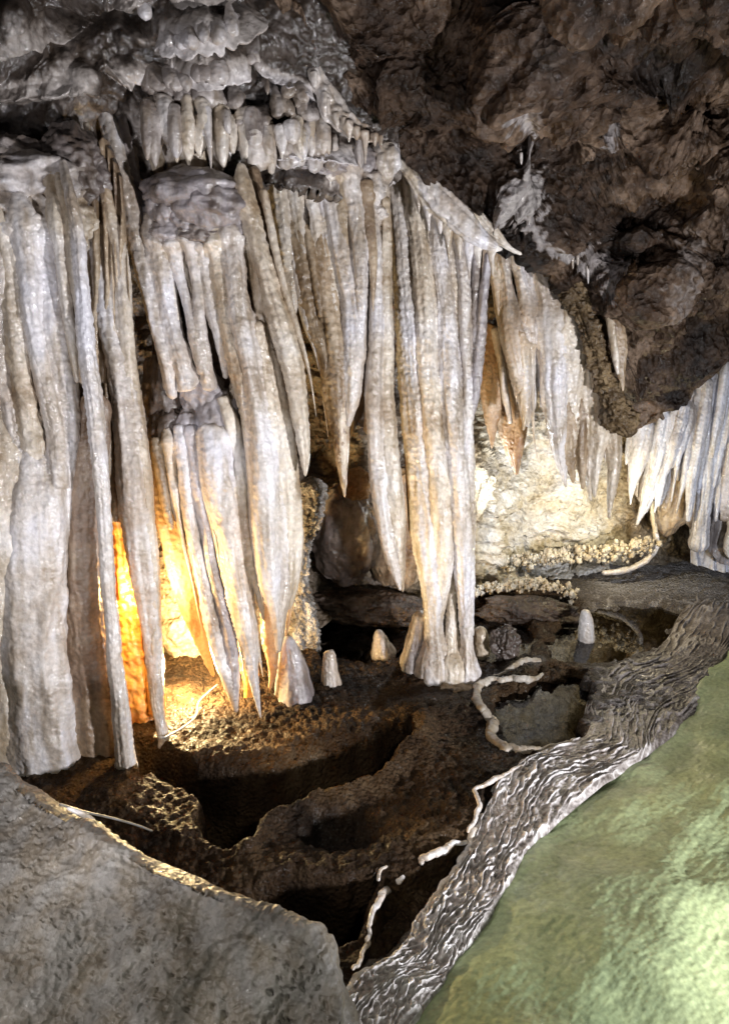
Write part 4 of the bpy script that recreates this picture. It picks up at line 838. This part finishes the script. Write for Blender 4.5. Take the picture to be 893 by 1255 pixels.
# ------------------------------------------------------------------ stalagmites
def stalagmite(label, pts, Yb, material, **k):
    x, y = pts[-1][0], pts[-1][1]
    t = thing('stalagmite', label, 'stalagmite', [*P(x, y, Yb)[:2], 0], 'stalagmites'); strand('body', pts, Yb, material, t, **k)
stalagmite('broad grey cone stalagmite under the stalactite tips', [(352, 778, 10), (354, 795, 26), (358, 820, 42), (361, 845, 52), (363, 866, 62), (364, 882, 84)], fY(362, 868)+.1, grey, flute=.08, ring=.05)
stalagmite('small blunt pale stalagmite right of the broad grey cone', [(402, 797, 5), (403, 800, 14), (404, 812, 19), (405, 828, 24), (406, 840, 32), (407, 852, 46)], fY(406, 845)+.04, white, flute=.06, ring=.05)
stalagmite('small leaning grey stalagmite at the edge of the dark pool', [(461, 772, 5), (464, 777, 13), (467, 790, 24), (470, 802, 36), (471, 814, 42)], fY(470, 806)+.05, mixed, flute=.1)
stalagmite('small round cream stalagmite touching the right side of the tall column foot', [(588, 768, 6), (588, 773, 17), (589, 788, 21), (590, 802, 22), (590, 810, 18)], fY(590, 802)+.03, cream, flute=.06)
stalagmite('white bullet-shaped stalagmite standing in the mirror pool', [(717, 747, 5), (717, 750, 11), (718, 762, 18), (718, 776, 21), (718, 792, 22)], fY(718, 780), rimm, flute=.03, ring=.02, step=.006)

# ------------------------------------------------------------------ rimstone dams on the floor
def dam(label, pts, material, z=.003, grp='rimstone rims', hgt=.8):
    t = thing('rimstone_dam', label, 'rimstone', floorP(pts[0][0], pts[0][1], 0), grp)
    p = cr(np.array(pts, float), max(20, len(pts)*22))
    jx = fbm(np.stack([p[:, 0]/15, p[:, 1]/15, p[:, 0]*0], 1), 2, 3)*4; jy = fbm(np.stack([p[:, 0]/15, p[:, 1]/15, p[:, 0]*0+5], 1), 2, 4)*4
    hz = fh(p[:, 0]+jx, p[:, 1]+jy); kk = np.ones(9)/9; hz = np.convolve(np.pad(hz, 4, mode='edge'), kk, 'valid')
    c = floorP(p[:, 0]+jx, p[:, 1]+jy, hz+z); dist = np.linalg.norm(c-C0, axis=1)
    SEED[0] += 1
    r = p[:, 2]*.52*dist/F*np.clip(1+.4*fbm(c*7, 2, 5), .6, 1.4)
    link_tube('rim', tubemesh(c, np.maximum(r, .002), 14, SEED[0], hgt, .3, .0, .003), material, t)
dam('broad buff rim looping round the small clear basin', [(664, 826, 4), (650, 832, 7), (612, 833, 8), (586, 840, 9), (582, 855, 10), (592, 872, 11), (602, 882, 12), (601, 900, 13), (616, 917, 12), (642, 920, 8), (672, 916, 6), (720, 905, 5)], greyrim, z=.0)
dam('uppermost thin white rim beside the brown crust', [(725, 906, 4), (690, 916, 4), (656, 926, 5), (621, 949, 5), (583, 966, 5), (586, 988, 5), (574, 1020, 4)], rimm)
dam('long wavy white rim running down beside the ripples', [(668, 940, 5), (640, 958, 5), (612, 986, 6), (590, 1004, 6), (580, 1020, 7), (571, 1047, 7), (550, 1076, 7), (530, 1104, 6), (512, 1127, 7), (505, 1150, 7), (489, 1167, 7), (465, 1182, 6), (443, 1194, 6), (425, 1215, 5)], rimm)
dam('short bright white rim between the two dark hollows', [(572, 1029, 4), (556, 1036, 6), (541, 1041, 8), (522, 1049, 8), (515, 1059, 6)], rimm)
dam('bright white rim curving down the left side of the dark hollow', [(494, 1074, 4), (488, 1082, 8), (470, 1094, 7), (462, 1110, 7), (455, 1133, 5), (448, 1155, 5), (440, 1179, 4), (431, 1192, 3)], rimm)
dam('small hooked white rim at the left end of the hollow', [(474, 1064, 3), (466, 1067, 4), (464, 1077, 5)], rimm)
dam('looped white rim near the top of the rippled slope', [(612, 992, 5), (604, 980, 5), (610, 966, 6), (628, 958, 6), (636, 966, 4)], rimm)
dam('pale rim parallel to the long wavy one', [(640, 990, 4), (620, 1010, 5), (600, 1030, 5), (590, 1055, 5), (575, 1080, 5), (560, 1100, 4), (550, 1128, 5), (530, 1150, 5), (520, 1180, 4)], rimm)
dam('buff rim along the left margin of the mirror pool', [(664, 812, 5), (640, 812, 6), (620, 822, 5), (605, 828, 4)], greyrim, z=0)

def ripples():
    inn = [(870, 690), (800, 800), (742, 822), (724, 860), (716, 903), (660, 924), (618, 952), (592, 1000), (572, 1045), (546, 1085), (510, 1130), (488, 1168), (443, 1198), (415, 1240), (395, 1310)]
    out = [(960, 735), (896, 792), (866, 832), (838, 882), (802, 916), (752, 952), (702, 988), (654, 1036), (628, 1078), (603, 1120), (573, 1166), (543, 1206), (515, 1245), (480, 1290), (455, 1330)]
    nu, nv = 1000, 190
    a = cr(np.array([(*p, 0) for p in inn], float), nu); b = cr(np.array([(*p, 0) for p in out], float), nu)
    t = np.linspace(-.06, 1.06, nv)[:, None]
    px = (a[:, 0]*(1-t)+b[:, 0]*t).ravel(); py = (a[:, 1]*(1-t)+b[:, 1]*t).ravel(); T = np.broadcast_to(t, (nv, nu)).ravel()
    w = floorP(px, py, 0.0)
    s_ = np.concatenate([[0], np.cumsum(np.hypot(np.diff(a[:, 0]+b[:, 0]), np.diff(a[:, 1]+b[:, 1]))/2)]); SU = np.broadcast_to(s_, (nv, nu)).ravel()
    wd = np.broadcast_to(np.hypot(b[:, 0]-a[:, 0], b[:, 1]-a[:, 1]), (nv, nu)).ravel(); TV = T*wd
    q = np.stack([SU/75, TV/34, SU*0], 1)
    ph = TV/10+1.9*fbm(q, 4, 61)+.33*perlin(np.stack([SU/9, TV/14, SU*0], 1), 62)
    fr = ph-np.floor(ph)
    crest = np.where(fr < .72, fr/.72, (1-fr)/.28)**2.4           # gentle tread, steep riser: tiny gours
    cell = np.abs(perlin(np.stack([SU/17, TV/10, SU*0], 1), 64)); cross = np.exp(-(cell/.07)**2)*.6*np.clip(fbm(w*[7, 7, 1], 2, 74)+.6, 0, 1)
    c = np.maximum(crest*np.clip(.75+fbm(np.stack([SU/28, TV/16, SU*0], 1), 2, 75), .1, 1.15), cross)
    fine = fbm(np.stack([SU/6, TV/5, SU*0], 1), 3, 65)
    z = .014+.013*c*(.5+.8*np.clip(fbm(w*[5, 5, 1], 2, 71)+.5, 0, 1))+.003*fine+.012*T+fbm(w*[2, 2, 1], 2, 66)*.012
    edge = sst(0, .1, T+.06+.04*perlin(np.stack([SU/20, SU*0, SU*0], 1), 67)); z = z*edge-.05*(1-edge)
    fall = sst(1.07, .96, T+.05*perlin(np.stack([SU/26, SU*0, SU*0], 1), 72)); z = z*fall+.005*(1-fall)
    v = w.copy(); v[:, 2] = z
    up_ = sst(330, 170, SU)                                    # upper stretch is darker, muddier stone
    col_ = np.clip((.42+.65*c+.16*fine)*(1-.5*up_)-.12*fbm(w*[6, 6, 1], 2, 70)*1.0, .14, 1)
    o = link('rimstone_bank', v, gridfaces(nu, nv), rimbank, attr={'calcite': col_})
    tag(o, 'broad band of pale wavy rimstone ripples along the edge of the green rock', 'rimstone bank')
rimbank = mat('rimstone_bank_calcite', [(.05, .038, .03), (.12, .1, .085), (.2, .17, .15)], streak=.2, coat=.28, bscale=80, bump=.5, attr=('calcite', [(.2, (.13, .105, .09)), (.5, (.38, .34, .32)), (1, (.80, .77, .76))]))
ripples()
# ------------------------------------------------------------------ cables
def cablething(label, pts, Yv, w):
    p = cr(np.array([(a, b, y) for (a, b), y in zip(pts, Yv)], float), 60)
    c = P(p[:, 0], p[:, 1], p[:, 2]); v, f, a, b = tubemesh(c, np.full(len(c), w), 8, 1, 1, 0, 0, 0)
    o = link_tube('electric_cable', (v, f, a, b), cable, None); tag(o, label, 'cable'); return o
cablething('thin grey cable lying over the far edge of the grey boulder', [(72, 985), (100, 994), (135, 1002), (170, 1012), (205, 1026)], [1.64, 1.7, 1.9, 2.1, 2.25], .0035)
cablething('pale cable curling across the bright lit ground behind the columns', [(200, 905), (222, 893), (240, 878), (243, 862), (256, 848), (268, 838)], [fY(200, 905, .05), fY(222, 893, .04), fY(240, 878, .04), fY(243, 862, .04), fY(256, 848, .03), fY(268, 838, .03)], .004)
t = thing('cable_wrap', 'small white plastic wrap on the cable at the boulder edge', 'cable wrap', P(106, 1000, 1.66))
strand('wrap', [(82, 988, 4), (95, 993, 8), (108, 1000, 9), (120, 1008, 6)], 1.62, rimm, t, squash=.5, flute=.4)

# thinner secondary strands between and behind the main ones
for pn, kf in (('flowstone_drapery', 44), ('flowstone_drapery.001', 38), ('flowstone_drapery.002', 26), ('flowstone_column', 22), ('flowstone_curtain', 24)):
    lst = list(DEFER[pn]); base = [a for a in lst if a['name'] == 'stalactite' and len(a['c']) > 22]
    for q in range(kf):
        a = random.choice(base); n = len(a['c']); i0 = int(n*random.uniform(0, .25)); i1 = int(n*random.uniform(.45, .95))
        if i1-i0 < 14: continue
        c = a['c'][i0:i1].copy(); c[:, 0] += random.choice([-1, 1])*random.uniform(.5, 1.5)*a['r'].max(); c[:, 1] += random.uniform(-.01, .07)
        t_ = np.linspace(0, 1, len(c)); r = a['r'].max()*random.uniform(.2, .5)*(1-t_**2*.96)
        SEED[0] += 1; b = dict(a); b.update(c=c, r=r, sd=SEED[0], m=random.choice([white, cream, tan, cream]), l=None); DEFER[pn].append(b)
flush()
# ------------------------------------------------------------------ light
w = bpy.data.worlds.new('World'); S.world = w; w.use_nodes = True
w.node_tree.nodes['Background'].inputs[0].default_value = (.75, .8, 1, 1); w.node_tree.nodes['Background'].inputs[1].default_value = .012
def lamp(name, loc, power, color, radius=.04, target=None, angle=None, blend=.6):
    l = bpy.data.lights.new(name, 'SPOT' if target is not None else 'POINT'); l.energy = power; l.color = color; l.shadow_soft_size = radius
    o = bpy.data.objects.new(name, l); COL.objects.link(o); o.location = tuple(loc)
    if target is not None:
        l.spot_size = math.radians(angle); l.spot_blend = blend
        o.rotation_euler = (Vector(tuple(target))-Vector(tuple(loc))).to_track_quat('-Z', 'Y').to_euler()
    return o
lamp('path_lamp', (2.3, .8, .5), 520, (.95, .95, 1), .09, (-.05, 3.4, 1.4), 96, .8)
lamp('path_lamp', (-1.0, .3, .85), 125, (.95, .94, 1), .08, (-.3, 3.2, 1.6), 76, .9)
lamp('boulder_fill', (-1.7, .9, 1.5), 62, (1, .97, .95), .05, (-.35, 1.25, .5), 70, .9)  # unseen fill light added to brighten the boulder
lamp('low_lamp', P(-60, 960, 2.05), 9, (1, .84, .58), .04)
lamp('amber_lamp', P(176, 740, yC+.06), 22, (1, .62, .22), .02)
lamp('amber_lamp', P(226, 820, 3.10), 75, (1, .74, .36), .03)
lamp('back_lamp', P(770, 640, 4.6), 15, (1, .86, .55), .03)
lamp('back_lamp', P(575, 600, 4.45), 15, (.86, .93, 1), .03)
lamp('right_lamp', (2.6, 3.3, .5), 60, (.80, .87, 1), .06, P(850, 560, 5.0), 90)
lamp('green_rock_fill', (.7, .1, 2.3), 50, (.98, 1, .88), .15, (.75, 1.5, 0), 105)  # unseen fill light added overhead to brighten the green rock

S.view_settings.view_transform = 'Standard'; S.view_settings.look = 'None'; S.view_settings.exposure = 0; S.view_settings.gamma = 1
S.render.engine = 'CYCLES'
S.cycles.use_denoising = True; S.cycles.max_bounces = 5; S.cycles.diffuse_bounces = 3; S.cycles.glossy_bounces = 3; S.cycles.transparent_max_bounces = 6
S.cycles.sample_clamp_indirect = 4; S.cycles.caustics_reflective = False; S.cycles.caustics_refractive = False
